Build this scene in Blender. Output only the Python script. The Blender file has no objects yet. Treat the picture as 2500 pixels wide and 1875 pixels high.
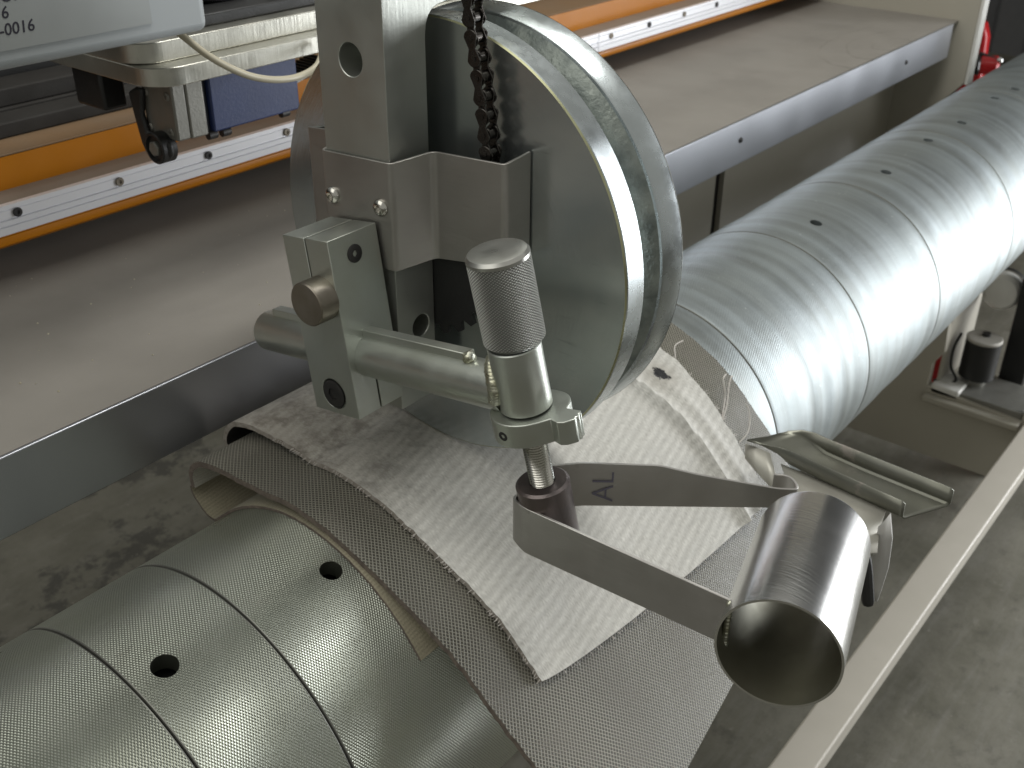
import bpy, bmesh, math, random
from mathutils import Vector, Matrix, noise
random.seed(7)
D = bpy.data
SC = bpy.context.scene
COL = SC.collection
# one Blender unit = the radius of the roller (0.12 m)
SC.unit_settings.system = 'METRIC'
SC.unit_settings.scale_length = 0.12

# ------------------------------------------------------------------ camera
cam_d = D.cameras.new('camera')
cam = D.objects.new('camera', cam_d)
COL.objects.link(cam)
SC.camera = cam
cam_d.sensor_width = 36.0
cam_d.lens = 36.0 * 2648.436 / 2500.0
cam_d.clip_start = 0.05
cam_d.clip_end = 400
cr = Vector((0.62594, -0.77985, 0.0060))
cu = Vector((0.38488, 0.31559, 0.86734))
cf = Vector((0.67829, 0.54059, -0.49770))
cm = Matrix(((cr.x, cu.x, -cf.x), (cr.y, cu.y, -cf.y), (cr.z, cu.z, -cf.z)))
cam.matrix_world = Matrix.Translation((0, -3.4591, 4.2707)) @ cm.to_4x4()
cam_d.dof.use_dof = True
cam_d.dof.focus_distance = 4.5
cam_d.dof.aperture_fstop = 5.6
cam_d.dof.aperture_fstop = 2.6

# ------------------------------------------------------------------ world and lights
W = D.worlds.new('World')
SC.world = W
W.use_nodes = True
bgn = W.node_tree.nodes['Background']
bgn.inputs[0].default_value = (0.80, 0.80, 0.74, 1)
bgn.inputs[1].default_value = 0.46
SC.view_settings.view_transform = 'Standard'
SC.view_settings.look = 'None'
SC.view_settings.gamma = 1.0
SC.view_settings.exposure = 0.0


def area(name, loc, target, sx, sy, power, color=(1, 1, 1)):
    l = D.lights.new(name, 'AREA')
    l.shape = 'RECTANGLE'
    l.size = sx
    l.size_y = sy
    l.energy = power
    l.color = color
    o = D.objects.new(name, l)
    COL.objects.link(o)
    o.location = loc
    o.rotation_euler = (Vector(target) - Vector(loc)).to_track_quat('-Z', 'Z').to_euler()
    return o


# daylight through the open hall door (to the right, beyond the frame)
area('door_light', (24, -11.0, -1.3), (4, 0, 0.0), 17, 8.6, 3900, (0.95, 0.98, 1.0))
area('high_fill_light', (23, -10.5, 6.6), (4, 0, 0.5), 13, 3.6, 700, (0.96, 0.98, 1.0))  # unseen light added above the door to widen bright bands on metal
# a roof light, then a broad unseen panel added overhead as soft fill
area('overhead_light', (7.2, -1.2, 13.0), (3.5, -0.3, 1.0), 4.0, 4.0, 760, (1.0, 1.0, 0.96))
area('overhead_light', (-5, 3.0, 14.0), (3.0, 0.5, 0.0), 14.0, 14.0, 900, (1.0, 0.99, 0.93))

# ------------------------------------------------------------------ materials


def nodes(name):
    m = D.materials.new(name)
    m.use_nodes = True
    nt = m.node_tree
    b = nt.nodes['Principled BSDF']
    return m, nt, b


def N(nt, t, **kw):
    n = nt.nodes.new(t)
    for k, v in kw.items():
        if isinstance(k, str) and hasattr(n, k):
            setattr(n, k, v)
    return n


def L(nt, a, b):
    nt.links.new(a, b)


def math_(nt, op, a, b=None, c=None):
    n = nt.nodes.new('ShaderNodeMath')
    n.operation = op
    for i, v in enumerate((a, b, c)):
        if v is None:
            continue
        if isinstance(v, (int, float)):
            n.inputs[i].default_value = v
        else:
            nt.links.new(v, n.inputs[i])
    return n.outputs[0]


def mixc(nt, fac, a, b):
    n = nt.nodes.new('ShaderNodeMix')
    n.data_type = 'RGBA'
    for i, v in ((0, fac), (6, a), (7, b)):
        if isinstance(v, (int, float)):
            n.inputs[i].default_value = v
        elif isinstance(v, tuple):
            n.inputs[i].default_value = v if len(v) == 4 else v + (1,)
        else:
            nt.links.new(v, n.inputs[i])
    return n.outputs[2]


def noise_(nt, vec, scale, detail=4, rough=0.55, stretch=None):
    n = nt.nodes.new('ShaderNodeTexNoise')
    n.inputs['Scale'].default_value = scale
    n.inputs['Detail'].default_value = detail
    n.inputs['Roughness'].default_value = rough
    if stretch:
        mp = nt.nodes.new('ShaderNodeMapping')
        mp.inputs['Scale'].default_value = stretch
        nt.links.new(vec, mp.inputs[0])
        vec = mp.outputs[0]
    nt.links.new(vec, n.inputs['Vector'])
    return n.outputs['Fac']


def ramp(nt, fac, lo, hi):
    n = nt.nodes.new('ShaderNodeMapRange')
    n.inputs[1].default_value = lo
    n.inputs[2].default_value = hi
    nt.links.new(fac, n.inputs[0])
    return n.outputs[0]


def bump(nt, h, strength, dist, prev=None):
    n = nt.nodes.new('ShaderNodeBump')
    n.inputs['Strength'].default_value = strength
    n.inputs['Distance'].default_value = dist
    nt.links.new(h, n.inputs['Height'])
    if prev is not None:
        nt.links.new(prev, n.inputs['Normal'])
    return n.outputs[0]


def surf(name, base, rough=0.5, metal=0.0, tint=None, tint_scale=4.0, tint_amt=0.5, brush=None, grain=0.0,
         grain_scale=60.0, rough_var=0.08, dirt=None, dirt_lo=0.55, dirt_hi=0.75, dirt_scale=3.0, coord='Object'):
    m, nt, b = nodes(name)
    tc = N(nt, 'ShaderNodeTexCoord')
    vec = tc.outputs[coord]
    n1 = noise_(nt, vec, tint_scale)
    col = mixc(nt, math_(nt, 'MULTIPLY', ramp(nt, n1, 0.3, 0.7), tint_amt), base, tint or tuple(c * 0.8 for c in base))
    if dirt:
        nd = noise_(nt, vec, dirt_scale, 6, 0.7)
        fd = ramp(nt, nd, dirt_lo, dirt_hi)
        col = mixc(nt, fd, col, dirt)
    L(nt, col, b.inputs['Base Color'])
    b.inputs['Metallic'].default_value = metal
    n2 = noise_(nt, vec, tint_scale * 2.3, 5)
    r = math_(nt, 'ADD', math_(nt, 'MULTIPLY', math_(nt, 'SUBTRACT', n2, 0.5), rough_var * 4), rough)
    if dirt:
        r = math_(nt, 'ADD', r, math_(nt, 'MULTIPLY', fd, 0.25))
    L(nt, r, b.inputs['Roughness'])
    nrm = None
    if brush:
        nb = noise_(nt, vec, 1.0, 3, 0.6, brush)
        nrm = bump(nt, nb, 0.25, 0.004)
    if grain:
        ng = noise_(nt, vec, grain_scale, 3, 0.6)
        nrm = bump(nt, ng, grain, 0.006, nrm)
    if nrm is not None:
        L(nt, nrm, b.inputs['Normal'])
    return m


def knurl(name, base, groove, period, rough, metal, ratio=1.0, depth=0.006, wear=None, amt=1.0, net=False, tinge=None, smear=False):
    """diamond relief from UV in world units: u along the axis, v round the girth"""
    m, nt, b = nodes(name)
    uv = N(nt, 'ShaderNodeUVMap').outputs[0]
    s = N(nt, 'ShaderNodeSeparateXYZ')
    L(nt, uv, s.inputs[0])
    u = math_(nt, 'MULTIPLY', s.outputs[0], 1.0 / period)
    v = math_(nt, 'MULTIPLY', s.outputs[1], ratio / period)
    p = math_(nt, 'ADD', u, v)
    q = math_(nt, 'SUBTRACT', u, v)
    a = math_(nt, 'PINGPONG', p, 0.5)
    c = math_(nt, 'PINGPONG', q, 0.5)
    h = math_(nt, 'MULTIPLY', math_(nt, 'MINIMUM', a, c), 2.0)
    if net:
        h = math_(nt, 'SUBTRACT', 1.0, ramp(nt, h, 0.12, 0.42))
    tc = N(nt, 'ShaderNodeTexCoord').outputs['Object']
    n1 = noise_(nt, tc, 3.0, 6, 0.65)
    colr = mixc(nt, ramp(nt, h, 0.05, 0.5), groove, base)
    if tinge:
        colr = mixc(nt, ramp(nt, noise_(nt, tc, 1.3, 3), 0.45, 0.7), colr, tinge)
    if wear:
        colr = mixc(nt, math_(nt, 'MULTIPLY', ramp(nt, n1, 0.5, 0.75), 0.6), colr, wear)
    if smear:
        n4 = noise_(nt, tc, 1.0, 5, 0.7, (2.0, 7.0, 7.0))
        n5 = noise_(nt, tc, 6.0, 6, 0.8)
        sf = math_(nt, 'MULTIPLY', ramp(nt, n4, 0.55, 0.72), ramp(nt, n5, 0.5, 0.62))
        colr = mixc(nt, math_(nt, 'MULTIPLY', sf, 0.6), colr, (0.12, 0.11, 0.085))
    L(nt, colr, b.inputs['Base Color'])
    b.inputs['Metallic'].default_value = metal
    r = math_(nt, 'ADD', math_(nt, 'MULTIPLY', n1, 0.25), rough - 0.12)
    L(nt, r, b.inputs['Roughness'])
    L(nt, bump(nt, h, amt, depth), b.inputs['Normal'])
    return m


def fabric_mat(name, base, dark, stain=True):
    m, nt, b = nodes(name)
    uv = N(nt, 'ShaderNodeUVMap').outputs[0]
    s = N(nt, 'ShaderNodeSeparateXYZ')
    L(nt, uv, s.inputs[0])
    tc = N(nt, 'ShaderNodeTexCoord').outputs['Object']
    # twill: short slanting floats in rows
    wob = math_(nt, 'MULTIPLY', math_(nt, 'SUBTRACT', noise_(nt, uv, 6, 2, 0.5), 0.5), 0.012)
    row = math_(nt, 'PINGPONG', math_(nt, 'MULTIPLY', math_(nt, 'ADD', math_(nt, 'ADD', s.outputs[1], wob), math_(nt, 'MULTIPLY', s.outputs[0], 0.10)), 52), 0.5)
    thr = math_(nt, 'PINGPONG', math_(nt, 'MULTIPLY', math_(nt, 'ADD', math_(nt, 'ADD', s.outputs[0], wob), math_(nt, 'MULTIPLY', s.outputs[1], 0.55)), 58), 0.5)
    spk = noise_(nt, uv, 1.0, 2, 0.6, (170, 95, 1))
    h = math_(nt, 'ADD', math_(nt, 'ADD', math_(nt, 'MULTIPLY', row, 0.42), math_(nt, 'MULTIPLY', thr, 0.06)), math_(nt, 'MULTIPLY', spk, 0.95))
    big = noise_(nt, tc, 2.2, 5, 0.6)
    fine = noise_(nt, tc, 1.0, 5, 0.7, (2.0, 22, 22))
    col = mixc(nt, ramp(nt, h, 0.25, 0.85), dark, base)
    col = mixc(nt, math_(nt, 'MULTIPLY', ramp(nt, fine, 0.42, 0.72), 0.42), col, tuple(c * 0.62 for c in base))
    if stain:
        n = noise_(nt, tc, 5.5, 8, 0.75)
        sp = N(nt, 'ShaderNodeSeparateXYZ')
        L(nt, tc, sp.inputs[0])
        # dark blotches and a brown tint, stronger toward +Y and the near edge
        gx = ramp(nt, sp.outputs[0], 4.6, 3.0)
        gy = ramp(nt, sp.outputs[1], -0.75, 0.35)
        g = math_(nt, 'MULTIPLY', math_(nt, 'MULTIPLY', gx, gy), ramp(nt, n, 0.46, 0.62))
        col = mixc(nt, math_(nt, 'MULTIPLY', g, 0.8), col, (0.035, 0.03, 0.028))
        g2 = math_(nt, 'MULTIPLY', math_(nt, 'MULTIPLY', ramp(nt, sp.outputs[1], -0.5, 0.5), ramp(nt, sp.outputs[0], 5.2, 2.9)), 0.55)
        col = mixc(nt, g2, col, (0.21, 0.17, 0.125))
        # grease spot beside the wheel
        dx = math_(nt, 'SUBTRACT', sp.outputs[0], 5.20)
        dy = math_(nt, 'SUBTRACT', sp.outputs[1], -0.50)
        dd = math_(nt, 'SQRT', math_(nt, 'ADD', math_(nt, 'MULTIPLY', dx, dx), math_(nt, 'MULTIPLY', dy, dy)))
        n3 = noise_(nt, tc, 22, 5, 0.8)
        ds = math_(nt, 'ADD', dd, math_(nt, 'MULTIPLY', math_(nt, 'SUBTRACT', n3, 0.5), 0.16))
        spot = ramp(nt, ds, 0.055, 0.045)
        halo = math_(nt, 'MULTIPLY', ramp(nt, ds, 0.17, 0.05), 0.4)
        col = mixc(nt, halo, col, (0.17, 0.135, 0.09))
        col = mixc(nt, spot, col, (0.008, 0.008, 0.01))
        L(nt, math_(nt, 'SUBTRACT', 0.60, math_(nt, 'MULTIPLY', spot, 0.4)), b.inputs['Roughness'])
    else:
        b.inputs['Roughness'].default_value = 0.85
    L(nt, col, b.inputs['Base Color'])
    b.inputs['Sheen Weight'].default_value = 0.15
    nr = bump(nt, h, 0.5, 0.005)
    wr = noise_(nt, tc, 1.0, 3, 0.5, (1.6, 9.0, 9.0))
    nr = bump(nt, wr, 0.22, 0.03, nr)
    nr = bump(nt, big, 0.3, 0.05, nr)
    L(nt, nr, b.inputs['Normal'])
    return m


def floor_mat():
    m, nt, b = nodes('concrete_floor')
    tc = N(nt, 'ShaderNodeTexCoord').outputs['Object']
    n1 = noise_(nt, tc, 0.55, 8, 0.7)
    n2 = noise_(nt, tc, 1.6, 8, 0.75)
    n3 = noise_(nt, tc, 0.9, 4, 0.6, (1.0, 6.0, 1))
    col = mixc(nt, ramp(nt, n1, 0.35, 0.65), (0.100, 0.095, 0.070), (0.20, 0.19, 0.155))
    col = mixc(nt, math_(nt, 'MULTIPLY', ramp(nt, n2, 0.56, 0.66), 0.5), col, (0.05, 0.046, 0.036))
    col = mixc(nt, math_(nt, 'MULTIPLY', ramp(nt, noise_(nt, tc, 3.0, 6, 0.8), 0.6, 0.72), 0.5), col, (0.30, 0.285, 0.25))
    col = mixc(nt, math_(nt, 'MULTIPLY', ramp(nt, n3, 0.5, 0.7), 0.25), col, (0.26, 0.25, 0.23))
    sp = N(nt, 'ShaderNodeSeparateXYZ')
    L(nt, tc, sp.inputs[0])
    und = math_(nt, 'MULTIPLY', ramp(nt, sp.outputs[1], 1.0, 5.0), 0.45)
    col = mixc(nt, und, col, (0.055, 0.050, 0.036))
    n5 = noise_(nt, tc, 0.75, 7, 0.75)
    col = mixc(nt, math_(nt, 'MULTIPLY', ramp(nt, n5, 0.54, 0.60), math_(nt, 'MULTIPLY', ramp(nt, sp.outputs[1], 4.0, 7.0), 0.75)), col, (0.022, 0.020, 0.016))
    spt = noise_(nt, tc, 7.0, 3, 0.6)
    col = mixc(nt, math_(nt, 'MULTIPLY', ramp(nt, spt, 0.70, 0.76), 0.5), col, (0.36, 0.34, 0.29))
    crk = noise_(nt, tc, 1.0, 5, 0.65, (2.2, 9.0, 1))
    col = mixc(nt, math_(nt, 'MULTIPLY', ramp(nt, math_(nt, 'ABSOLUTE', math_(nt, 'SUBTRACT', crk, 0.5)), 0.012, 0.0), 0.28), col, (0.05, 0.045, 0.04))
    L(nt, col, b.inputs['Base Color'])
    b.inputs['Roughness'].default_value = 0.62
    L(nt, bump(nt, n2, 0.4, 0.03), b.inputs['Normal'])
    return m


def roller_far_mat(name):
    """worn fine-knurled zinc sleeve with turned bands round the girth"""
    m, nt, b = nodes(name)
    uv = N(nt, 'ShaderNodeUVMap').outputs[0]
    s = N(nt, 'ShaderNodeSeparateXYZ')
    L(nt, uv, s.inputs[0])
    tc = N(nt, 'ShaderNodeTexCoord').outputs['Object']
    rows = math_(nt, 'PINGPONG', math_(nt, 'MULTIPLY', math_(nt, 'ADD', s.outputs[1], math_(nt, 'MULTIPLY', s.outputs[0], 0.45)), 52), 0.5)
    rows2 = math_(nt, 'PINGPONG', math_(nt, 'MULTIPLY', s.outputs[0], 62), 0.5)
    band = noise_(nt, tc, 1.0, 5, 0.6, (5.0, 0.15, 0.15))
    n1 = noise_(nt, tc, 2.2, 6, 0.7)
    spk = noise_(nt, tc, 26, 3, 0.6)
    col = mixc(nt, ramp(nt, band, 0.35, 0.65), (0.27, 0.29, 0.285), (0.39, 0.43, 0.445))
    col = mixc(nt, math_(nt, 'MULTIPLY', ramp(nt, n1, 0.45, 0.7), 0.4), col, (0.33, 0.36, 0.35))
    col = mixc(nt, math_(nt, 'MULTIPLY', ramp(nt, spk, 0.68, 0.76), 0.5), col, (0.75, 0.78, 0.78))
    L(nt, col, b.inputs['Base Color'])
    b.inputs['Metallic'].default_value = 0.9
    L(nt, math_(nt, 'ADD', math_(nt, 'ADD', math_(nt, 'MULTIPLY', band, 0.12), math_(nt, 'MULTIPLY', n1, 0.24)), 0.32), b.inputs['Roughness'])
    nr = bump(nt, math_(nt, 'ADD', rows, math_(nt, 'MULTIPLY', rows2, 0.12)), 0.42, 0.006)
    nr = bump(nt, band, 0.2, 0.02, nr)
    nr = bump(nt, n1, 0.12, 0.04, nr)
    L(nt, nr, b.inputs['Normal'])
    return m


def disc_mat(name, cy, cz):
    """turned steel plate: fine rings about the wheel's own axis plus handling smears"""
    m, nt, b = nodes(name)
    tc = N(nt, 'ShaderNodeTexCoord').outputs['Object']
    s = N(nt, 'ShaderNodeSeparateXYZ')
    L(nt, tc, s.inputs[0])
    y = math_(nt, 'SUBTRACT', s.outputs[1], cy)
    z = math_(nt, 'SUBTRACT', s.outputs[2], cz)
    r = math_(nt, 'SQRT', math_(nt, 'ADD', math_(nt, 'MULTIPLY', y, y), math_(nt, 'MULTIPLY', z, z)))
    cb = N(nt, 'ShaderNodeCombineXYZ')
    L(nt, r, cb.inputs[0])
    L(nt, math_(nt, 'MULTIPLY', math_(nt, 'ARCTAN2', y, z), 0.12), cb.inputs[1])
    rings = noise_(nt, cb.outputs[0], 38, 4, 0.6)
    n1 = noise_(nt, tc, 1.5, 4, 0.6)
    n2 = noise_(nt, tc, 5.0, 5, 0.7, (1, 1, 0.5))
    col = mixc(nt, ramp(nt, n1, 0.35, 0.65), (0.47, 0.52, 0.53), (0.60, 0.63, 0.615))
    col = mixc(nt, math_(nt, 'MULTIPLY', ramp(nt, n2, 0.58, 0.78), 0.35), col, (0.36, 0.37, 0.34))
    L(nt, col, b.inputs['Base Color'])
    b.inputs['Metallic'].default_value = 0.92
    L(nt, math_(nt, 'ADD', math_(nt, 'MULTIPLY', n1, 0.2), 0.12), b.inputs['Roughness'])
    scr = noise_(nt, tc, 1.0, 4, 0.7, (1, 3.0, 60))
    sm = math_(nt, 'MULTIPLY', ramp(nt, scr, 0.60, 0.68), ramp(nt, n2, 0.45, 0.6))
    col = mixc(nt, math_(nt, 'MULTIPLY', sm, 0.35), col, (0.20, 0.215, 0.21))
    L(nt, col, b.inputs['Base Color'])
    L(nt, bump(nt, rings, 0.16, 0.004), b.inputs['Normal'])
    return m


MT = {}
MT['zinc'] = surf('zinc_plated_steel', (0.53, 0.555, 0.52), 0.36, 0.88, (0.46, 0.475, 0.41), 2.5, 0.75, grain=0.10, grain_scale=70)
MT['zinc_weld'] = surf('zinc_weld', (0.55, 0.56, 0.50), 0.32, 0.9, (0.36, 0.34, 0.2), 12, 0.8, grain=0.5, grain_scale=30)
MT['post'] = surf('galvanised_post', (0.51, 0.525, 0.49), 0.38, 0.85, (0.42, 0.425, 0.385), 2.0, 0.7, brush=(30, 30, 2), grain=0.06)
MT['cover'] = surf('stainless_sheet', (0.42, 0.405, 0.38), 0.38, 0.87, (0.35, 0.335, 0.315), 2.0, 0.7, brush=(8, 8, 60))
MT['strap'] = surf('stainless_strap', (0.50, 0.485, 0.465), 0.42, 0.8, (0.41, 0.39, 0.375), 4.0, 0.8, brush=(8, 8, 90), dirt=(0.22, 0.18, 0.16), dirt_lo=0.62, dirt_hi=0.8)
MT['polished'] = surf('polished_tube', (0.76, 0.76, 0.75), 0.25, 1.0, (0.66, 0.65, 0.63), 3.0, 0.6, brush=(70, 5, 5), rough_var=0.02)
MT['tube_inside'] = surf('tube_inner_olive', (0.20, 0.195, 0.15), 0.45, 0.6, (0.14, 0.13, 0.09), 3.0, 0.9)  # darker, duller olive colour for the bore
MT['copper'] = surf('brown_bushing', (0.19, 0.155, 0.145), 0.34, 0.8, (0.125, 0.115, 0.12), 5.0, 0.8, grain=0.2)
MT['black_oxide'] = surf('black_oxide_screw', (0.035, 0.035, 0.037), 0.42, 0.5, (0.06, 0.055, 0.05), 20, 0.6)
MT['screw'] = surf('bright_screw', (0.60, 0.585, 0.55), 0.22, 1.0, (0.45, 0.43, 0.38), 12, 0.6)
MT['pin'] = surf('brown_steel_pin', (0.26, 0.235, 0.20), 0.36, 0.85, (0.20, 0.17, 0.13), 9, 0.8)
MT['knurl_knob'] = knurl('knurled_knob', (0.50, 0.505, 0.48), (0.16, 0.16, 0.15), 0.0125, 0.34, 0.85, 0.75, 0.010)
MT['knob_cap'] = surf('knob_cap', (0.50, 0.50, 0.475), 0.32, 0.9, (0.40, 0.39, 0.36), 5, 0.7)
MT['knurl_near'] = knurl('knurled_sleeve', (0.47, 0.49, 0.43), (0.22, 0.23, 0.19), 0.0140, 0.31, 0.85, 0.62, 0.0036, wear=(0.36, 0.37, 0.33), tinge=(0.40, 0.415, 0.34), smear=True)
MT['far'] = roller_far_mat('turned_sleeve')
MT['seam'] = surf('dark_seam', (0.20, 0.20, 0.18), 0.5, 0.8)
MT['rubber'] = knurl('belt_rubber', (0.345, 0.33, 0.275), (0.070, 0.064, 0.050), 0.0225, 0.42, 0.0, 0.85, 0.007, wear=(0.21, 0.19, 0.165), net=True)
MT['fabric'] = fabric_mat('white_belt_fabric', (0.70, 0.685, 0.64), (0.36, 0.345, 0.31))
MT['fabric_tan'] = fabric_mat('tan_belt_fabric', (0.40, 0.365, 0.265), (0.20, 0.175, 0.12), False)
MT['fabric_inner'] = fabric_mat('inner_belt_fabric', (0.56, 0.54, 0.48), (0.31, 0.30, 0.26), False)
MT['fabric_edge'] = surf('belt_cut_edge', (0.20, 0.165, 0.135), 0.9, 0, (0.10, 0.08, 0.07), 30, 0.9, grain=0.6, grain_scale=60)
MT['white_edge'] = surf('white_belt_cut_edge', (0.40, 0.37, 0.33), 0.9, 0, (0.22, 0.19, 0.16), 25, 0.9, grain=0.6, grain_scale=60)
MT['rubber_dark'] = surf('belt_dark_underside', (0.03, 0.028, 0.025), 0.8, 0, grain=0.4)
MT['thread'] = surf('loose_thread', (0.62, 0.58, 0.54), 0.9, 0)
MT['disc'] = disc_mat('wheel_plate', -0.09, 2.193)
MT['rim'] = surf('wheel_rim', (0.52, 0.56, 0.57), 0.26, 0.95, (0.40, 0.43, 0.44), 4, 0.7, dirt=(0.27, 0.29, 0.27), dirt_lo=0.6, dirt_hi=0.75)
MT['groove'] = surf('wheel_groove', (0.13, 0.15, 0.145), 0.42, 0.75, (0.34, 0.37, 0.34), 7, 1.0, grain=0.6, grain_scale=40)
MT['brass_edge'] = surf('yellow_chamfer', (0.48, 0.48, 0.30), 0.3, 0.9)
MT['chain'] = surf('oiled_chain', (0.085, 0.080, 0.075), 0.26, 0.9, (0.05, 0.042, 0.036), 14, 0.8)
MT['dark_hub'] = surf('dark_hub', (0.045, 0.045, 0.045), 0.5, 0.6, grain=0.2)
MT['tray'] = surf('dusty_beige_paint', (0.265, 0.246, 0.220), 0.70, 0.0, (0.21, 0.195, 0.175), 1.2, 0.8, grain=0.12, grain_scale=30, dirt=(0.275, 0.255, 0.23), dirt_lo=0.5, dirt_hi=0.8, dirt_scale=1.1)
_m = MT['tray']
_nt = _m.node_tree
_b = _nt.nodes['Principled BSDF']
_src = _b.inputs['Base Color'].links[0].from_socket
_tc = _nt.nodes.new('ShaderNodeTexCoord').outputs['Object']
_sp = _nt.nodes.new('ShaderNodeSeparateXYZ')
L(_nt, _tc, _sp.inputs[0])
_dx = math_(_nt, 'MULTIPLY', math_(_nt, 'SUBTRACT', _sp.outputs[0], 13.1), 0.45)
_dy = math_(_nt, 'SUBTRACT', _sp.outputs[1], 1.25)
_rr = math_(_nt, 'SQRT', math_(_nt, 'ADD', math_(_nt, 'MULTIPLY', _dx, _dx), math_(_nt, 'MULTIPLY', _dy, _dy)))
_nz = noise_(_nt, _tc, 2.5, 3, 0.5)
_rr = math_(_nt, 'ADD', _rr, math_(_nt, 'MULTIPLY', _nz, 0.12))
_ln = math_(_nt, 'PINGPONG', math_(_nt, 'MULTIPLY', _rr, 4.2), 0.5)
_mk = math_(_nt, 'MULTIPLY', ramp(_nt, _ln, 0.07, 0.0), math_(_nt, 'MULTIPLY', ramp(_nt, _rr, 1.0, 0.8), ramp(_nt, noise_(_nt, _tc, 1.2, 3, 0.5), 0.42, 0.6)))
L(_nt, mixc(_nt, math_(_nt, 'MULTIPLY', _mk, 0.55), _src, (0.12, 0.11, 0.095)), _b.inputs['Base Color'])
MT['lip'] = surf('galvanised_lip', (0.43, 0.44, 0.475), 0.34, 0.9, (0.38, 0.39, 0.42), 0.9, 0.8, rough_var=0.03)
MT['panel'] = surf('beige_panel_paint', (0.40, 0.375, 0.315), 0.48, 0.0, (0.36, 0.335, 0.28), 0.8, 0.6)
MT['beam_paint'] = surf('cream_beam_paint', (0.56, 0.52, 0.455), 0.40, 0.0, (0.50, 0.465, 0.40), 2.0, 0.6, dirt=(0.30, 0.26, 0.21), dirt_lo=0.68, dirt_hi=0.76, dirt_scale=5)
MT['orange'] = surf('orange_paint', (0.50, 0.180, 0.006), 0.34, 0.0, (0.42, 0.14, 0.006), 1.5, 0.6, dirt=(0.42, 0.22, 0.10), dirt_lo=0.66, dirt_hi=0.8, dirt_scale=4)
MT['orange'].node_tree.nodes['Principled BSDF'].inputs['Specular IOR Level'].default_value = 0.25
MT['orange_dust'] = surf('dusty_orange_top', (0.19, 0.11, 0.05), 0.65, 0.0, (0.17, 0.115, 0.07), 1.6, 0.9, grain=0.3)
MT['ledge'] = surf('dusty_ledge', (0.23, 0.19, 0.155), 0.6, 0.0, (0.19, 0.155, 0.125), 2, 0.7)
MT['alu'] = surf('aluminium_rail', (0.80, 0.80, 0.83), 0.38, 0.45, (0.76, 0.76, 0.79), 2, 0.6, rough_var=0.01)
MT['plate_alu'] = surf('aluminium_plate', (0.62, 0.61, 0.55), 0.34, 0.9, (0.50, 0.49, 0.43), 2.5, 0.8, brush=(60, 60, 3), dirt=(0.30, 0.28, 0.23), dirt_lo=0.58, dirt_hi=0.8, dirt_scale=4)
MT['dark_bar'] = surf('dark_brown_profile', (0.012, 0.010, 0.008), 0.8, 0.0, (0.03, 0.027, 0.024), 2, 0.8, grain=0.2)
MT['black'] = surf('black_paint', (0.012, 0.012, 0.012), 0.45, 0.0, grain=0.2)
MT['black_gloss'] = surf('black_gloss', (0.01, 0.01, 0.011), 0.12, 0.0)
MT['blue'] = surf('navy_motor_paint', (0.026, 0.044, 0.135), 0.42, 0.0, (0.022, 0.035, 0.105), 3, 0.7, grain=0.15)
MT['blue_dark'] = surf('dark_navy_adapter', (0.015, 0.02, 0.035), 0.5, 0.0)  # dark navy colour of the adapter between motor and gearbox
MT['gear_grey'] = surf('cast_grey_gearbox', (0.25, 0.245, 0.22), 0.45, 0.5, (0.20, 0.195, 0.175), 4, 0.8, grain=0.25)
MT['grey_case'] = surf('grey_plastic_case', (0.36, 0.385, 0.395), 0.42, 0.0, (0.335, 0.355, 0.365), 1.5, 0.6)
MT['grey_label'] = surf('grey_label_foil', (0.31, 0.325, 0.32), 0.38, 0.1, (0.29, 0.30, 0.30), 2.5, 0.6)
MT['print'] = surf('black_print', (0.02, 0.018, 0.03), 0.5, 0.0)
MT['marker'] = surf('marker_ink', (0.21, 0.20, 0.26), 0.5, 0.6)
MT['cable'] = surf('cream_cable', (0.50, 0.455, 0.34), 0.42, 0.0)
MT['red'] = surf('red_paint', (0.42, 0.015, 0.018), 0.22, 0.0, (0.30, 0.01, 0.012), 1.5, 0.6)
MT['chrome'] = surf('chrome', (0.75, 0.75, 0.75), 0.12, 1.0)
MT['white_part'] = surf('white_plastic', (0.70, 0.69, 0.65), 0.35, 0.0)
MT['motor_cap'] = surf('motor_end_cap', (0.42, 0.40, 0.36), 0.5, 0.3)
MT['gutter'] = surf('gutter_sheet', (0.19, 0.19, 0.165), 0.36, 0.8, (0.15, 0.15, 0.12), 3, 0.8, rough_var=0.03, dirt=(0.30, 0.27, 0.24), dirt_lo=0.62, dirt_hi=0.7, dirt_scale=2)
MT['fin'] = surf('pale_dull_sheet', (0.58, 0.57, 0.555), 0.6, 0.15, (0.50, 0.49, 0.47), 4, 0.8)
MT['web'] = surf('web_sheet', (0.42, 0.41, 0.36), 0.5, 0.4, (0.36, 0.34, 0.30), 3, 0.8)
MT['wall'] = surf('grey_corrugated_wall', (0.105, 0.105, 0.11), 0.6, 0.0)
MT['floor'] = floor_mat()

# ------------------------------------------------------------------ mesh helpers


def finish(me, smooth=True, angle=32):
    if smooth:
        me.polygons.foreach_set('use_smooth', [True] * len(me.polygons))
        me.set_sharp_from_angle(angle=math.radians(angle))
    me.update()


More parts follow.
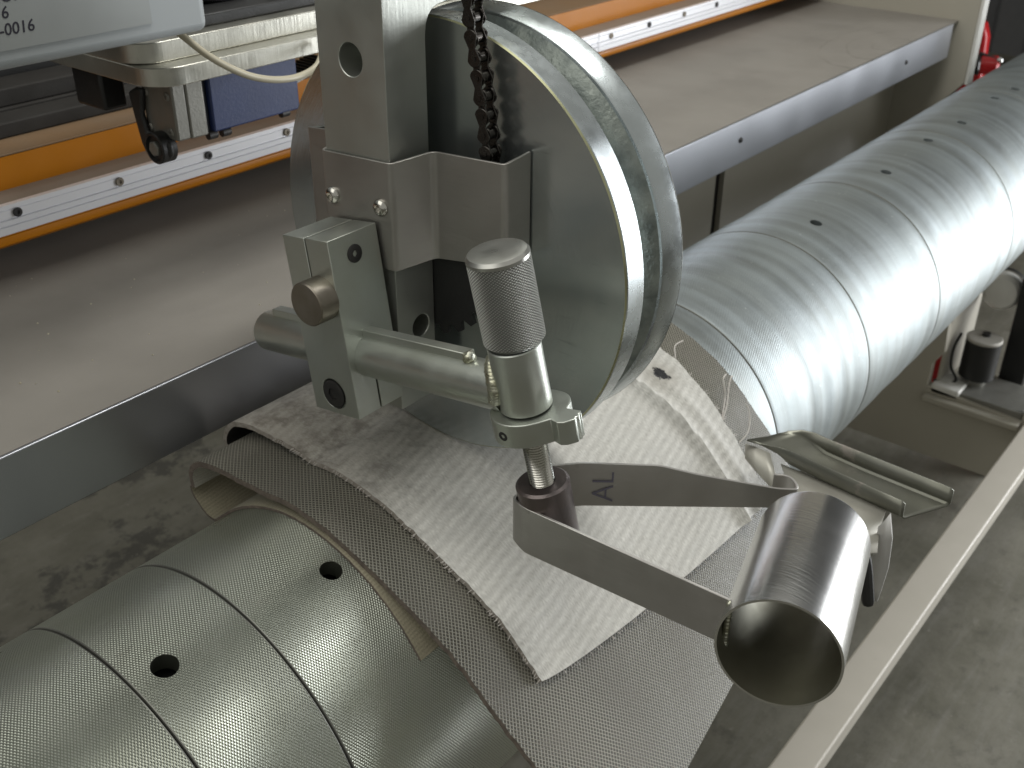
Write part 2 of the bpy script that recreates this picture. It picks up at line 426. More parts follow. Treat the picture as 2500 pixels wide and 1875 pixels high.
def mk(name, verts, faces, mat, parent=None, uvs=None, mats=None, fm=None, smooth=True, bevel=0.0, angle=32, seg=2):
    me = D.meshes.new(name)
    me.from_pydata([tuple(v) for v in verts], [], faces)
    for mm in (mats or [mat]):
        me.materials.append(mm)
    if fm:
        me.polygons.foreach_set('material_index', fm)
    if uvs:
        ul = me.uv_layers.new(name='UVMap')
        k = 0
        for f in uvs:
            for c in f:
                ul.data[k].uv = c
                k += 1
    bm = bmesh.new()
    bm.from_mesh(me)
    bmesh.ops.recalc_face_normals(bm, faces=bm.faces)
    bm.to_mesh(me)
    bm.free()
    finish(me, smooth, angle)
    o = D.objects.new(name, me)
    COL.objects.link(o)
    if parent:
        o.parent = parent
    if bevel:
        b = o.modifiers.new('bevel', 'BEVEL')
        b.width = bevel
        b.segments = seg
        b.limit_method = 'ANGLE'
        b.angle_limit = math.radians(35)
    return o


class MB:
    def __init__(s):
        s.v = []
        s.f = []

    def add(s, v, f):
        n = len(s.v)
        s.v += [Vector(a) for a in v]
        s.f += [[n + i for i in q] for q in f]

    def box(s, x0, x1, y0, y1, z0, z1):
        s.obox(Vector(((x0 + x1) / 2, (y0 + y1) / 2, (z0 + z1) / 2)), Vector((1, 0, 0)), Vector((0, 1, 0)), Vector((0, 0, 1)),
               abs(x1 - x0) / 2, abs(y1 - y0) / 2, abs(z1 - z0) / 2)

    def obox(s, c, a, b, n, ha, hb, hn):
        v = [c + a * (i * ha) + b * (j * hb) + n * (k * hn) for k in (-1, 1) for j in (-1, 1) for i in (-1, 1)]
        s.add(v, [(0, 2, 3, 1), (4, 5, 7, 6), (0, 1, 5, 4), (2, 6, 7, 3), (0, 4, 6, 2), (1, 3, 7, 5)])

    def cyl(s, p0, p1, r0, r1=None, n=24, caps=True):
        r1 = r0 if r1 is None else r1
        p0, p1 = Vector(p0), Vector(p1)
        d = (p1 - p0).normalized()
        a = d.orthogonal().normalized()
        b = d.cross(a)
        v = []
        for p, r in ((p0, r0), (p1, r1)):
            v += [p + (a * math.cos(t) + b * math.sin(t)) * r for t in [2 * math.pi * i / n for i in range(n)]]
        f = [(i, (i + 1) % n, n + (i + 1) % n, n + i) for i in range(n)]
        if caps:
            f += [tuple(range(n - 1, -1, -1)), tuple(range(n, 2 * n))]
        s.add(v, f)

    def prism(s, pts, c, a, b, d, h0, h1):
        """polygon pts (in a,b) swept along d from h0 to h1"""
        n = len(pts)
        v = [c + a * p + b * q + d * h for h in (h0, h1) for p, q in pts]
        f = [(i, (i + 1) % n, n + (i + 1) % n, n + i) for i in range(n)] + [tuple(range(n - 1, -1, -1)), tuple(range(n, 2 * n))]
        s.add(v, f)

    def tube(s, pts, r, n=8, caps=True):
        pts = [Vector(p) for p in pts]
        rr = r if isinstance(r, (list, tuple)) else [r] * len(pts)
        v = []
        prev = None
        for i, p in enumerate(pts):
            t = (pts[min(i + 1, len(pts) - 1)] - pts[max(i - 1, 0)]).normalized()
            a = t.orthogonal().normalized() if prev is None else (prev - t * prev.dot(t)).normalized()
            prev = a
            b = t.cross(a)
            v += [p + (a * math.cos(k) + b * math.sin(k)) * rr[i] for k in [2 * math.pi * j / n for j in range(n)]]
        f = []
        for i in range(len(pts) - 1):
            for j in range(n):
                f.append((i * n + j, i * n + (j + 1) % n, (i + 1) * n + (j + 1) % n, (i + 1) * n + j))
        if caps:
            f += [tuple(range(n - 1, -1, -1)), tuple(range((len(pts) - 1) * n, len(pts) * n))]
        s.add(v, f)

    def obj(s, name, mat, parent=None, **kw):
        return mk(name, s.v, s.f, mat, parent, **kw)


def catmull(pts, n=8):
    P = [Vector(p) for p in pts]
    P = [P[0] * 2 - P[1]] + P + [P[-1] * 2 - P[-2]]
    out = []
    for i in range(1, len(P) - 2):
        for k in range(n):
            t = k / n
            a, b, c, d = P[i - 1], P[i], P[i + 1], P[i + 2]
            out.append(0.5 * ((2 * b) + (-a + c) * t + (2 * a - 5 * b + 4 * c - d) * t * t + (-a + 3 * b - 3 * c + d) * t ** 3))
    out.append(P[-2])
    return out


def lathe(name, prof, o, d, mat, parent=None, n=64, closed=False, mats=None, pm=None, a0=None, angle=32, caps=False):
    """prof = [(t along d, radius)]; UV = (t, angle*radius) in world units"""
    o, d = Vector(o), Vector(d).normalized()
    a = Vector(a0) if a0 else d.orthogonal().normalized()
    b = d.cross(a)
    v, f, uv, fm = [], [], [], []
    for t, r in prof:
        v += [o + d * t + (a * math.cos(k) + b * math.sin(k)) * max(r, 1e-5) for k in [2 * math.pi * j / n for j in range(n)]]
    m = len(prof)
    arc = [0]
    for i in range(1, m):
        arc.append(arc[-1] + math.hypot(prof[i][0] - prof[i - 1][0], prof[i][1] - prof[i - 1][1]))
    rng = range(m) if closed else range(m - 1)
    for i in rng:
        k = (i + 1) % m
        R = max(prof[i][1], prof[k][1])
        for j in range(n):
            f.append((i * n + j, i * n + (j + 1) % n, k * n + (j + 1) % n, k * n + j))
            t0, t1 = prof[i][0], prof[k][0]
            if abs(t0 - t1) < 1e-6:
                t0, t1 = arc[i], arc[i] + 0.01
            u0, u1 = 2 * math.pi * j / n * R, 2 * math.pi * (j + 1) / n * R
            uv.append([(t0, u0), (t0, u1), (t1, u1), (t1, u0)])
            fm.append(pm[i] if pm else 0)
    if caps and not closed:
        if prof[0][1] > 1e-4:
            f.append(tuple(range(n - 1, -1, -1)))
            uv.append([(0, 0)] * n)
            fm.append(pm[0] if pm else 0)
        if prof[-1][1] > 1e-4:
            f.append(tuple(range((m - 1) * n, m * n)))
            uv.append([(0, 0)] * n)
            fm.append(pm[-1] if pm else 0)
    return mk(name, v, f, mat, parent, uvs=uv, mats=mats, fm=fm, angle=angle)


def cut(o, cutter):
    """subtract the cutter's volume from o and keep the result as o's own mesh"""
    md = o.modifiers.new('cut', 'BOOLEAN')
    md.operation = 'DIFFERENCE'
    md.solver = 'EXACT'
    md.object = cutter
    dg = bpy.context.evaluated_depsgraph_get()
    dg.update()
    me = D.meshes.new_from_object(o.evaluated_get(dg))
    o.modifiers.remove(md)
    old = o.data
    o.data = me
    me.name = old.name
    D.meshes.remove(old)
    cm_ = cutter.data
    D.objects.remove(cutter)
    D.meshes.remove(cm_)
    finish(me)


def thing(name, label, cat, loc=(0, 0, 0), group=None):
    o = D.objects.new(name, None)
    COL.objects.link(o)
    o.location = (0, 0, 0)
    o.empty_display_size = 0.1
    o['label'] = label
    o['category'] = cat
    if group:
        o['group'] = group
    return o


def tag(o, label, cat, group=None):
    o['label'] = label
    o['category'] = cat
    if group:
        o['group'] = group
    return o


def struct(o):
    o['kind'] = 'structure'
    return o


def socket_screw(c, d, r, h, mat, parent, dome=False, name='socket_screw', hexr=None, n=24):
    """screw head with a hexagon recess; c = centre of its seat, d = outward"""
    c, d = Vector(c), Vector(d).normalized()
    a = d.orthogonal().normalized()
    b = d.cross(a)
    hexr = hexr or r * 0.42
    v, f = [], []

    def ring(rad, t, hexa=False):
        s = len(v)
        for j in range(n):
            th = 2 * math.pi * j / n
            q = rad
            if hexa:
                q = rad * math.cos(math.pi / 6) / math.cos((th % (math.pi / 3)) - math.pi / 6)
            v.append(c + d * t + (a * math.cos(th) + b * math.sin(th)) * q)
        return s
    if dome:
        rs = [ring(r, -h * 0.05), ring(r, h * 0.15), ring(r * 0.9, h * 0.5), ring(r * 0.74, h * 0.8), ring(r * 0.56, h * 0.97)]
    else:
        rs = [ring(r, -h * 0.05), ring(r, h * 0.85), ring(r * 0.93, h)]
    rs += [ring(hexr, h, True), ring(hexr, h * 0.35, True)]
    for i in range(len(rs) - 1):
        for j in range(n):
            f.append((rs[i] + j, rs[i] + (j + 1) % n, rs[i + 1] + (j + 1) % n, rs[i + 1] + j))
    f.append(tuple(range(rs[0] + n - 1, rs[0] - 1, -1)))
    f.append(tuple(range(rs[-1], rs[-1] + n)))
    return mk(name, v, f, mat, parent)


def text_obj(name, body, size, mat, parent, origin, right, up, depth=0.002, shear=0.0, bold=0.0, align='LEFT'):
    cu_ = D.curves.new(name, 'FONT')
    cu_.body = body
    cu_.size = size
    cu_.extrude = depth
    cu_.shear = shear
    cu_.offset = bold
    cu_.resolution_u = 3
    cu_.align_x = align
    t = D.objects.new(name, cu_)
    COL.objects.link(t)
    dg = bpy.context.evaluated_depsgraph_get()
    me = D.meshes.new_from_object(t.evaluated_get(dg))
    D.objects.remove(t)
    D.curves.remove(cu_)
    right, up = Vector(right).normalized(), Vector(up).normalized()
    nn = right.cross(up)
    M4 = Matrix(((right.x, up.x, nn.x), (right.y, up.y, nn.y), (right.z, up.z, nn.z))).to_4x4()
    me.transform(Matrix.Translation(origin) @ M4)
    me.materials.clear()
    me.materials.append(mat)
    me.name = name
    o = D.objects.new(name, me)
    COL.objects.link(o)
    o.parent = parent
    return o


XA, YA, ZA = Vector((1, 0, 0)), Vector((0, 1, 0)), Vector((0, 0, 1))

# ------------------------------------------------------------------ floor and hall
FZ = -5.6
b = MB()
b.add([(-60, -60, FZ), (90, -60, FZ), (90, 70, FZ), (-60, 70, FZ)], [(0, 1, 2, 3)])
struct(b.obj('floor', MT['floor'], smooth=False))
# ribbed metal wall at the far end of the hall
v, f = [], []
prof = []
y = -60.0
while y < 60:
    prof += [(0, y), (0, y + 1.1), (0.35, y + 1.35), (0.35, y + 1.75)]
    y += 2.0
for z in (FZ, 30):
    v += [(46 + p, q, z) for p, q in prof]
n = len(prof)
f = [(i, i + 1, n + i + 1, n + i) for i in range(n - 1)]
struct(mk('wall', v, f, MT['wall'], smooth=False))

# ------------------------------------------------------------------ roller
roller = thing('knurled_roller', 'long horizontal zinc-plated roller with knurled sleeves and drilled holes under the belts', 'roller')


def sleeve(x0, x1, mat, holes, r=1.0, wav=None, n=160, holer=0.062):
    prof = [(x0 + 0.0025, 0.90), (x0 + 0.0025, r - 0.008), (x0 + 0.006, r - 0.0015), (x0 + 0.011, r)]
    if wav:
        k = max(8, int((x1 - x0) / 0.05))
        for i in range(1, k):
            x = x0 + (x1 - x0) * i / k
            if x0 + 0.03 < x < x1 - 0.03:
                prof.append((x, r - wav(x)))
    prof += [(x1 - 0.011, r), (x1 - 0.006, r - 0.0015), (x1 - 0.0025, r - 0.008), (x1 - 0.0025, 0.90)]
    m_ = len(prof)
    pm = [0 if 3 <= i <= m_ - 5 else 1 for i in range(m_)]
    o = lathe('sleeve', prof, (0, 0, 0), XA, mat, roller, n=n, closed=True, a0=(0, 0, -1), angle=22, mats=[mat, MT['seam']], pm=pm)
    if holes:
        c = MB()
        for (hx, hy, hz, hr) in holes:
            d_ = Vector((0, hy, hz)).normalized()
            c.cyl(Vector((hx, 0, 0)) + d_ * 0.8, Vector((hx, 0, 0)) + d_ * 1.2, hr, n=28)
        cut(o, c.obj('cutter', mat))
    return o


def wav_far(x):
    a = 0.0
    for c, w, h in ((6.62, 0.10, 0.010), (6.85, 0.07, 0.008), (7.12, 0.09, 0.010), (7.33, 0.05, 0.007), (8.45, 0.16, 0.006), (8.95, 0.08, 0.010),
                    (9.45, 0.10, 0.008), (10.3, 0.15, 0.006), (10.85, 0.1, 0.01), (11.05, 0.05, 0.008), (11.6, 0.1, 0.008), (12.3, 0.12, 0.009)):
        a += h * math.exp(-((x - c) / w) ** 2)
    return a


K, F_ = MT['knurl_near'], MT['far']
sleeve(-3.0, 1.56, K, [])
sleeve(1.56, 2.13, K, [(1.72, -0.236, 0.972, 0.060)])
sleeve(2.13, 5.40, K, [(2.60, -0.302, 0.953, 0.055)])
sleeve(5.40, 6.06, F_, [])
sleeve(6.06, 7.62, F_, [], wav=wav_far)
sleeve(7.62, 9.17, F_, [(8.146, -0.159, 0.987, 0.052)], wav=wav_far)
sleeve(9.17, 11.25, F_, [(9.738, -0.109, 0.994, 0.052), (10.961, -0.051, 0.999, 0.048)], wav=wav_far)
sleeve(11.25, 13.3, F_, [(11.80, -0.10, 0.995, 0.05), (13.005, -0.056, 0.998, 0.05)], wav=wav_far)
sleeve(13.3, 18.0, F_, [(13.58, -0.108, 0.994, 0.05)])
lathe('core', [(-3.0, 0.86), (18.0, 0.86)], (0, 0, 0), XA, MT['dark_hub'], roller, n=48)

# ------------------------------------------------------------------ belts
def resample(pts, n):
    pts = [Vector(p) for p in pts]
    s = [0]
    for i in range(1, len(pts)):
        s.append(s[-1] + (pts[i] - pts[i - 1]).length)
    out = []
    k = 0
    for i in range(n):
        t = s[-1] * i / (n - 1)
        while k < len(pts) - 2 and s[k + 1] < t:
            k += 1
        u = (t - s[k]) / max(1e-9, s[k + 1] - s[k])
        out.append(pts[k].lerp(pts[k + 1], u))
    return out, s[-1]


def ribbon(name, near, far, x0, x1, th, mats, ny, nx, dx=None, dz=None, parent=None, rows=None):
    """strip lofted between a near and a far (y,z) profile; mats = (top, bottom, edge)"""
    A, la = resample(catmull([(0, a, c) for a, c in near], 8), ny)
    B, lb = resample(catmull([(0, a, c) for a, c in far], 8), ny)
    top, bot, uvt = [], [], []
    for j in range(nx + 1):
        u = j / nx
        row = rows(u) if rows else [A[i].lerp(B[i], u) for i in range(ny)]
        for i in range(ny):
            p = row[i]
            t = (row[min(i + 1, ny - 1)] - row[max(i - 1, 0)]).normalized()
            nn = Vector((0, t.z, -t.y))     # outward normal of the travel direction
            if nn.length == 0:
                nn = ZA
            x = x0 + (x1 - x0) * u
            if dx:
                x += dx(u, i / (ny - 1), j, i)
            q = Vector((x, p.y, p.z))
            if dz:
                q += nn * dz(x, u, i / (ny - 1), q)
            top.append(q)
            bot.append(q - nn * th)
            uvt.append((x, i / (ny - 1) * (la * (1 - u) + lb * u)))
    nt = len(top)
    v = top + bot
    f, uv, fm = [], [], []

    def idx(j, i, lay=0):
        return lay * nt + j * ny + i
    for j in range(nx):
        for i in range(ny - 1):
            q = [idx(j, i), idx(j + 1, i), idx(j + 1, i + 1), idx(j, i + 1)]
            f.append(q)
            uv.append([uvt[k] for k in q])
            fm.append(0)
            q2 = [nt + k for k in reversed(q)]
            f.append(q2)
            uv.append([uvt[k - nt] for k in q2])
            fm.append(1)
    for i in range(ny - 1):
        for j in (0, nx):
            q = [idx(j, i), idx(j, i + 1), idx(j, i + 1, 1), idx(j, i, 1)]
            f.append(q)
            uv.append([uvt[k % nt] for k in q])
            fm.append(2)
    for j in range(nx):
        for i in (0, ny - 1):
            q = [idx(j, i), idx(j + 1, i), idx(j + 1, i, 1), idx(j, i, 1)]
            f.append(q)
            uv.append([uvt[k % nt] for k in q])
            fm.append(2)
    return mk(name, v, f, None, parent, uvs=uv, mats=list(mats), fm=fm, angle=50)


def arc_pts(r, y_from, y_to, n):
    """points over the roller top from y_from (+) to y_to (-)"""
    a0, a1 = math.acos(y_from / r), math.acos(y_to / r)
    return [(r * math.cos(a0 + (a1 - a0) * i / (n - 1)), r * math.sin(a0 + (a1 - a0) * i / (n - 1))) for i in range(n)]


def rag(amp, seed):
    def fn(u, t, j, i):
        e = 0
        if u == 0 or u == 1:
            e = amp * (noise.noise(Vector((t * 60, seed, u * 7))) + 0.4 * noise.noise(Vector((t * 23, seed, u * 3))))
        return e
    return fn


# patterned rubber belt: lies on the roller fabric side up, loops back over itself at +Y, rubber side up, and runs off toward -Y
lower_belt = thing('patterned_belt', 'grey-brown diamond-patterned rubber belt strip folded in a loop over the roller, under the white belt', 'belt')
up_near = [(0.954, 0.811), (0.958, 0.87), (0.945, 0.93), (0.906, 0.98), (0.84, 1.022), (0.738, 1.047), (0.606, 1.058), (0.443, 1.064), (0.277, 1.075), (0.117, 1.090),
           (-0.02, 1.078), (-0.163, 1.052), (-0.40, 0.975), (-0.669, 0.865), (-0.86, 0.775), (-1.016, 0.680), (-1.233, 0.50), (-1.451, 0.338), (-1.70, 0.15), (-1.95, -0.042)]
up_far = [(0.954, 0.811), (0.958, 0.87), (0.945, 0.93), (0.906, 0.98), (0.84, 1.022), (0.738, 1.047), (0.606, 1.058), (0.443, 1.064), (0.277, 1.075), (0.117, 1.078),
          (-0.02, 1.068), (-0.163, 1.042), (-0.40, 0.955), (-0.62, 0.84), (-0.79, 0.705), (-0.92, 0.575), (-1.059, 0.440), (-1.20, 0.28), (-1.33, 0.12), (-1.47, -0.06)]
ribbon('upper_layer', up_near, up_far, 2.72, 5.755, 0.034, (MT['rubber'], MT['fabric_inner'], MT['fabric_edge']), 150, 60,
       dx=rag(0.006, 3), parent=lower_belt)
low = [(0.954, 0.811), (0.945, 0.76), (0.897, 0.711), (0.84, 0.675), (0.788, 0.667), (0.735, 0.706)] + arc_pts(1.018, 0.70, -0.80, 14)
low = [(a, c) for a, c in low]


def skew(u, t, j, i):
    return -0.05 * max(0, (t - 0.45) / 0.55) + (0.004 * noise.noise(Vector((t * 50, 9, u))) if u in (0, 1) else 0)


o = ribbon('under_layer', low, low, 2.722, 5.70, 0.016, (MT['fabric_tan'], MT['rubber'], MT['fabric_edge']), 110, 30, dx=skew, parent=lower_belt)

# white fabric belt strip on top
white = thing('white_fabric_belt', 'wide off-white woven belt strip with frayed edges and dark blotches under the pressure wheel', 'belt')
PN, _ = resample(catmull([(0, a, c) for a, c in up_near], 8), 150)
PF, _ = resample(catmull([(0, a, c) for a, c in up_far], 8), 150)
loop = [(0.96, 0.70), (1.01, 0.80), (1.038, 0.917), (1.012, 1.003), (0.94, 1.080), (0.82, 1.124), (0.70, 1.136), (0.506, 1.137), (0.40, 1.132)]
NW = 170


def wx0(t):
    return 3.024 + 0.02 * min(1, max(0, t - 0.9) * 10) * -0.5


def wx1(t):
    return 5.45 - 0.10 * min(1, max(0, (t - 0.42) / 0.4)) - 0.05 * max(0, (t - 0.85) / 0.15)


def wrow(u):
    """the white strip rests on the patterned one: its profile is that surface raised by the belt thickness"""
    x = 3.024 + (5.40 - 3.024) * u
    w = (x - 2.72) / 3.035
    t1 = 0.742 + (0.862 - 0.742) * (u ** 0.8)
    k1 = int(149 * t1)
    pts = [(0, a, c) for a, c in loop]
    for k in range(int(149 * 0.245), k1 + 1, 3):
        p = PN[k].lerp(PF[k], w)
        q = PN[k + 1].lerp(PF[k + 1], w) - PN[k - 1].lerp(PF[k - 1], w)
        q.normalize()
        pts.append(p + Vector((0, q.z, -q.y)) * 0.038)
    fr = 149 * t1 - k1
    p = PN[k1].lerp(PF[k1], w).lerp(PN[k1 + 1].lerp(PF[k1 + 1], w), fr) + q * 0.004
    pts.append(p + Vector((0, q.z, -q.y)) * 0.038)
    return resample(catmull(pts, 4), NW)[0]


wn = wf = loop
_rw = {}


def wrows(u):
    if u not in _rw:
        _rw[u] = wrow(u)
    return _rw[u]


def wz(x, u, t, q):
    h = 0.0
    # raised double crease near the far edge, fading toward the wheel
    xc = 4.98 + 0.03 * math.sin(q.y * 5)
    k = min(1, max(0, (-0.30 - q.y) / 0.15))
    h += k * 0.052 * math.exp(-((x - xc) / 0.038) ** 2)
    h -= k * 0.014 * math.exp(-((x - xc - 0.12) / 0.06) ** 2)
    h += k * 0.012 * math.exp(-((x - xc - 0.20) / 0.035) ** 2)
    if u > 0.96:
        h += 0.02 * (u - 0.96) / 0.04 * (0.5 + 0.8 * noise.noise(Vector((q.y * 9, 1, 2))))
    h += 0.007 * noise.noise(Vector((x * 2, q.y * 2.5, 3))) + 0.0035 * noise.noise(Vector((x * 1.5 + q.y * 4, q.y * 9 - x * 2, 8)))
    return h


_rg = rag(0.007, 5)


def wdx(u, t, j, i):
    a, b_ = wx0(t), wx1(t)
    return (a + (b_ - a) * u) - (3.024 + (5.40 - 3.024) * u) + _rg(u, t, j, i)


ribbon('strip', wn, wf, 3.024, 5.40, 0.029, (MT['fabric'], MT['rubber_dark'], MT['white_edge']), NW, 90, dx=wdx, dz=wz, parent=white, rows=wrows)
# frayed warp ends along the cut edges
A_, B_ = wrows(0.0), wrows(1.0)
b = MB()


def fray(p, d, ln, r=0.0022):
    pts = [p]
    dd = Vector(d).normalized()
    for k in range(3):
        dd = (dd + Vector((random.uniform(-.5, .5), random.uniform(-.5, .5), random.uniform(-.5, .35))) * 0.7).normalized()
        pts.append(pts[-1] + dd * ln / 3)
    b.tube(pts, [r, r, r * 0.8, r * 0.5], 4)


for i in range(260):
    t = random.uniform(0.30, 1.0)
    k = int(t * 169)
    side = random.random()
    if side < 0.40:
        p = A_[k]
        fray(Vector((wx0(t) + 0.004, p.y, p.z - 0.008)), (-1, 0, -0.1), random.uniform(0.012, 0.035))
    elif side < 0.75:
        p = B_[k]
        fray(Vector((wx1(t) - 0.005, p.y, p.z - 0.005)), (1, 0, 0.2), random.uniform(0.015, 0.06))
    else:
        u = random.random()
        p = wrows(random.randint(0, 90) / 90)
        u = [k_ for k_ in _rw if _rw[k_] is p][0]
        p = p[-1]
        fray(Vector((wx0(1) + (wx1(1) - wx0(1)) * u, p.y + 0.005, p.z - 0.01)), (0, -1, -0.4), random.uniform(0.012, 0.03))
o = b.obj('frayed_ends', MT['thread'], white)
o['kind'] = 'stuff'
for pts in ([(5.40, -0.86, 0.665), (5.50, -0.83, 0.72), (5.60, -0.78, 0.80), (5.66, -0.76, 0.83), (5.72, -0.74, 0.80)],
            [(5.40, -0.98, 0.53), (5.50, -0.99, 0.56), (5.57, -0.97, 0.60), (5.62, -0.93, 0.66), (5.62, -0.90, 0.70)],
            [(5.41, -0.85, 0.67), (5.52, -0.80, 0.76), (5.55, -0.76, 0.86), (5.62, -0.74, 0.86)],
            [(5.41, -0.48, 0.975), (5.46, -0.44, 1.03), (5.54, -0.45, 1.04)]):
    b = MB()
    b.tube(catmull(pts, 6), 0.0045, 6)
    b.obj('loose_thread', MT['thread'], white)
# ------------------------------------------------------------------ pressure wheel
WY, WZ, WR = -0.09, 2.205, 1.095
wheel = thing('pressure_wheel', 'large grooved steel disc wheel standing upright on the white belt', 'wheel')
lathe('front_plate', [(3.649, 0.0), (3.649, 0.6), (3.649, WR - 0.008)], (0, WY, WZ), XA, MT['disc'], wheel, n=160)
lathe('chamfer', [(3.6485, WR - 0.0085), (3.655, WR - 0.0015)], (0, WY, WZ), XA, MT['brass_edge'], wheel, n=160)
lathe('front_rim', [(3.656, WR - 0.05), (3.656, WR - 0.004), (3.662, WR), (3.785, WR), (3.792, WR - 0.006), (3.792, WR - 0.05)], (0, WY, WZ), XA, MT['rim'], wheel, n=192)
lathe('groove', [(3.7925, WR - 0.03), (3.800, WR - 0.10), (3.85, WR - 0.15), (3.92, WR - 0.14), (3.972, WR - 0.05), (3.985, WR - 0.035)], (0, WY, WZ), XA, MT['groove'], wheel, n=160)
lathe('rear_flange', [(3.975, WR - 0.06), (3.985, WR - 0.028), (3.995, WR - 0.022), (4.12, WR - 0.006), (4.135, WR - 0.014), (4.14, WR - 0.05), (4.14, 0.0)], (0, WY, WZ), XA, MT['rim'], wheel, n=192)
lathe('flange_edge', [(4.1205, WR - 0.005), (4.136, WR - 0.0125), (4.1405, WR - 0.03)], (0, WY, WZ), XA, MT['knob_cap'], wheel, n=160)
lathe('hub', [(3.60, 0.10), (3.60, 0.16), (3.648, 0.16)], (0, WY, WZ), XA, MT['dark_hub'], wheel, n=48)
pts = []
T = 26
for i in range(T * 4):
    a = 2 * math.pi * i / (T * 4)
    rr = (0.375, 0.42, 0.42, 0.375)[i % 4]
    pts.append((rr * math.cos(a), rr * math.sin(a)))
b = MB()
b.prism(pts, Vector((0, WY, WZ)), YA, ZA, XA, 3.555, 3.578)
b.obj('sprocket', MT['dark_hub'], wheel, smooth=False)

# ------------------------------------------------------------------ drive chain (in the plane between cover and wheel)
chain = thing('roller_chain', 'dark oily roller chain hanging in front of the wheel into the bent steel cover', 'chain')
CX = 3.566
path = catmull([(CX, -0.372, 3.75), (CX, -0.393, 3.411), (CX, -0.41, 3.27), (CX, -0.437, 3.14), (CX, -0.462, 2.99), (CX, -0.478, 2.86), (CX, -0.489, 2.75), (CX, -0.497, 2.60), (CX, -0.495, 2.40), (CX, -0.48, 2.2)], 12)
PITCH = 0.0815
P = []
acc = 0
last = path[0]
P.append(last.copy())
for p in path[1:]:
    seg = (p - last).length
    while acc + seg >= PITCH:
        t = (PITCH - acc) / seg
        last = last.lerp(p, t)
        P.append(last.copy())
        seg = (p - last).length
        acc = 0
    acc += seg
    last = p


def link_plate(p0, p1, xo, th, R, W_):
    d = (p1 - p0).normalized()
    s = d.cross(XA)
    half = (p1 - p0).length / 2
    c = (p0 + p1) / 2
    pts = []
    nn = 10
    for e in (1, -1):
        for k in range(nn + 1):
            a = -math.pi / 2 * 0.85 + math.pi * 0.85 * k / nn
            pts.append((e * (half + R * math.cos(a)), e * (R * math.sin(a))))
        pts.append((e * 0.0, e * W_))
    c2 = Vector((CX + xo, c.y, c.z))
    m_ = MB()
    m_.prism(pts, c2, d, s, XA, -th / 2, th / 2)
    return m_


for i in range(len(P) - 1):
    outer = i % 2 == 0
    for sgn in (-1, 1):
        m_ = link_plate(P[i], P[i + 1], sgn * (0.036 if outer else 0.0265), 0.008, 0.037, 0.0185)
        m_.obj('link_plate', MT['chain'], chain, bevel=0.0018, seg=1)
for i, p in enumerate(P):
    m_ = MB()
    m_.cyl((CX - 0.020, p.y, p.z), (CX + 0.020, p.y, p.z), 0.025, n=16)
    m_.obj('roller', MT['chain'], chain)
    m_ = MB()
    m_.cyl((CX - 0.043, p.y, p.z), (CX + 0.043, p.y, p.z), 0.013, n=12)
    m_.obj('pin', MT['chain'], chain)

# ------------------------------------------------------------------ post
arc = [(3.549, 3.20), (3.552, 3.245), (3.560, 3.285), (3.575, 3.315), (3.598, 3.337), (3.63, 3.350), (3.70, 3.360)]
poly = [(3.293, 1.45), (3.549, 1.45)] + arc + [(4.75, 3.44), (4.75, 4.3), (3.293, 4.3)]
b = MB()
b.prism(poly, Vector((0, 0, 0)), XA, ZA, YA, -0.133, 0.277)
post = b.obj('support_post', MT['post'], None)
c = MB()
c.cyl((3.0, 0.075, 3.145), (3.50, 0.075, 3.145), 0.073, n=40)
c.cyl((3.452, -0.4, 1.862), (3.452, 0.12, 1.862), 0.058, n=32)
cut(post, c.obj('cutter', MT['post']))
md = post.modifiers.new('bevel', 'BEVEL')
md.width = 0.004
md.segments = 2
md.limit_method = 'ANGLE'
md.angle_limit = math.radians(40)
tag(post, 'upright square galvanised steel post with a round hole, arm reaching over the wheel', 'post')

# ------------------------------------------------------------------ bent sheet cover
cover = thing('chain_cover', 'bent brownish stainless sheet cover screwed to the post over the chain', 'cover')


def sheet(name, path, th, mat, parent, rad=0.02):
    """path = [(x, y, zbottom, ztop)] -> bent sheet with rounded folds"""
    P_ = []
    for i, p in enumerate(path):
        p = Vector(p)
        if 0 < i < len(path) - 1:
            a, c_ = Vector(path[i - 1]), Vector(path[i + 1])
            da, dc = (a - p), (c_ - p)
            ra = min(rad, Vector(da[:2]).length * 0.45) / Vector(da[:2]).length
            rc = min(rad, Vector(dc[:2]).length * 0.45) / Vector(dc[:2]).length
            s0, s1 = p + da * ra, p + dc * rc
            for k in range(6):
                t = k / 5
                P_.append(s0 * (1 - t) ** 2 + p * 2 * t * (1 - t) + s1 * t * t)
        else:
            P_.append(p)
    v, f = [], []
    m_ = len(P_)
    for i, p in enumerate(P_):
        q = P_[min(i + 1, m_ - 1)] - P_[max(i - 1, 0)]
        nn = Vector((-q[1], q[0], 0)).normalized()
        v += [(p[0], p[1], p[2]), (p[0], p[1], p[3]), (p[0] + nn.x * th, p[1] + nn.y * th, p[3]), (p[0] + nn.x * th, p[1] + nn.y * th, p[2])]
    for i in range(m_ - 1):
        for k in range(4):
            f.append((i * 4 + k, i * 4 + (k + 1) % 4, (i + 1) * 4 + (k + 1) % 4, (i + 1) * 4 + k))
    f += [(0, 1, 2, 3), tuple(4 * (m_ - 1) + k for k in (3, 2, 1, 0))]
    return mk(name, v, f, mat, parent, bevel=0.002, seg=1)


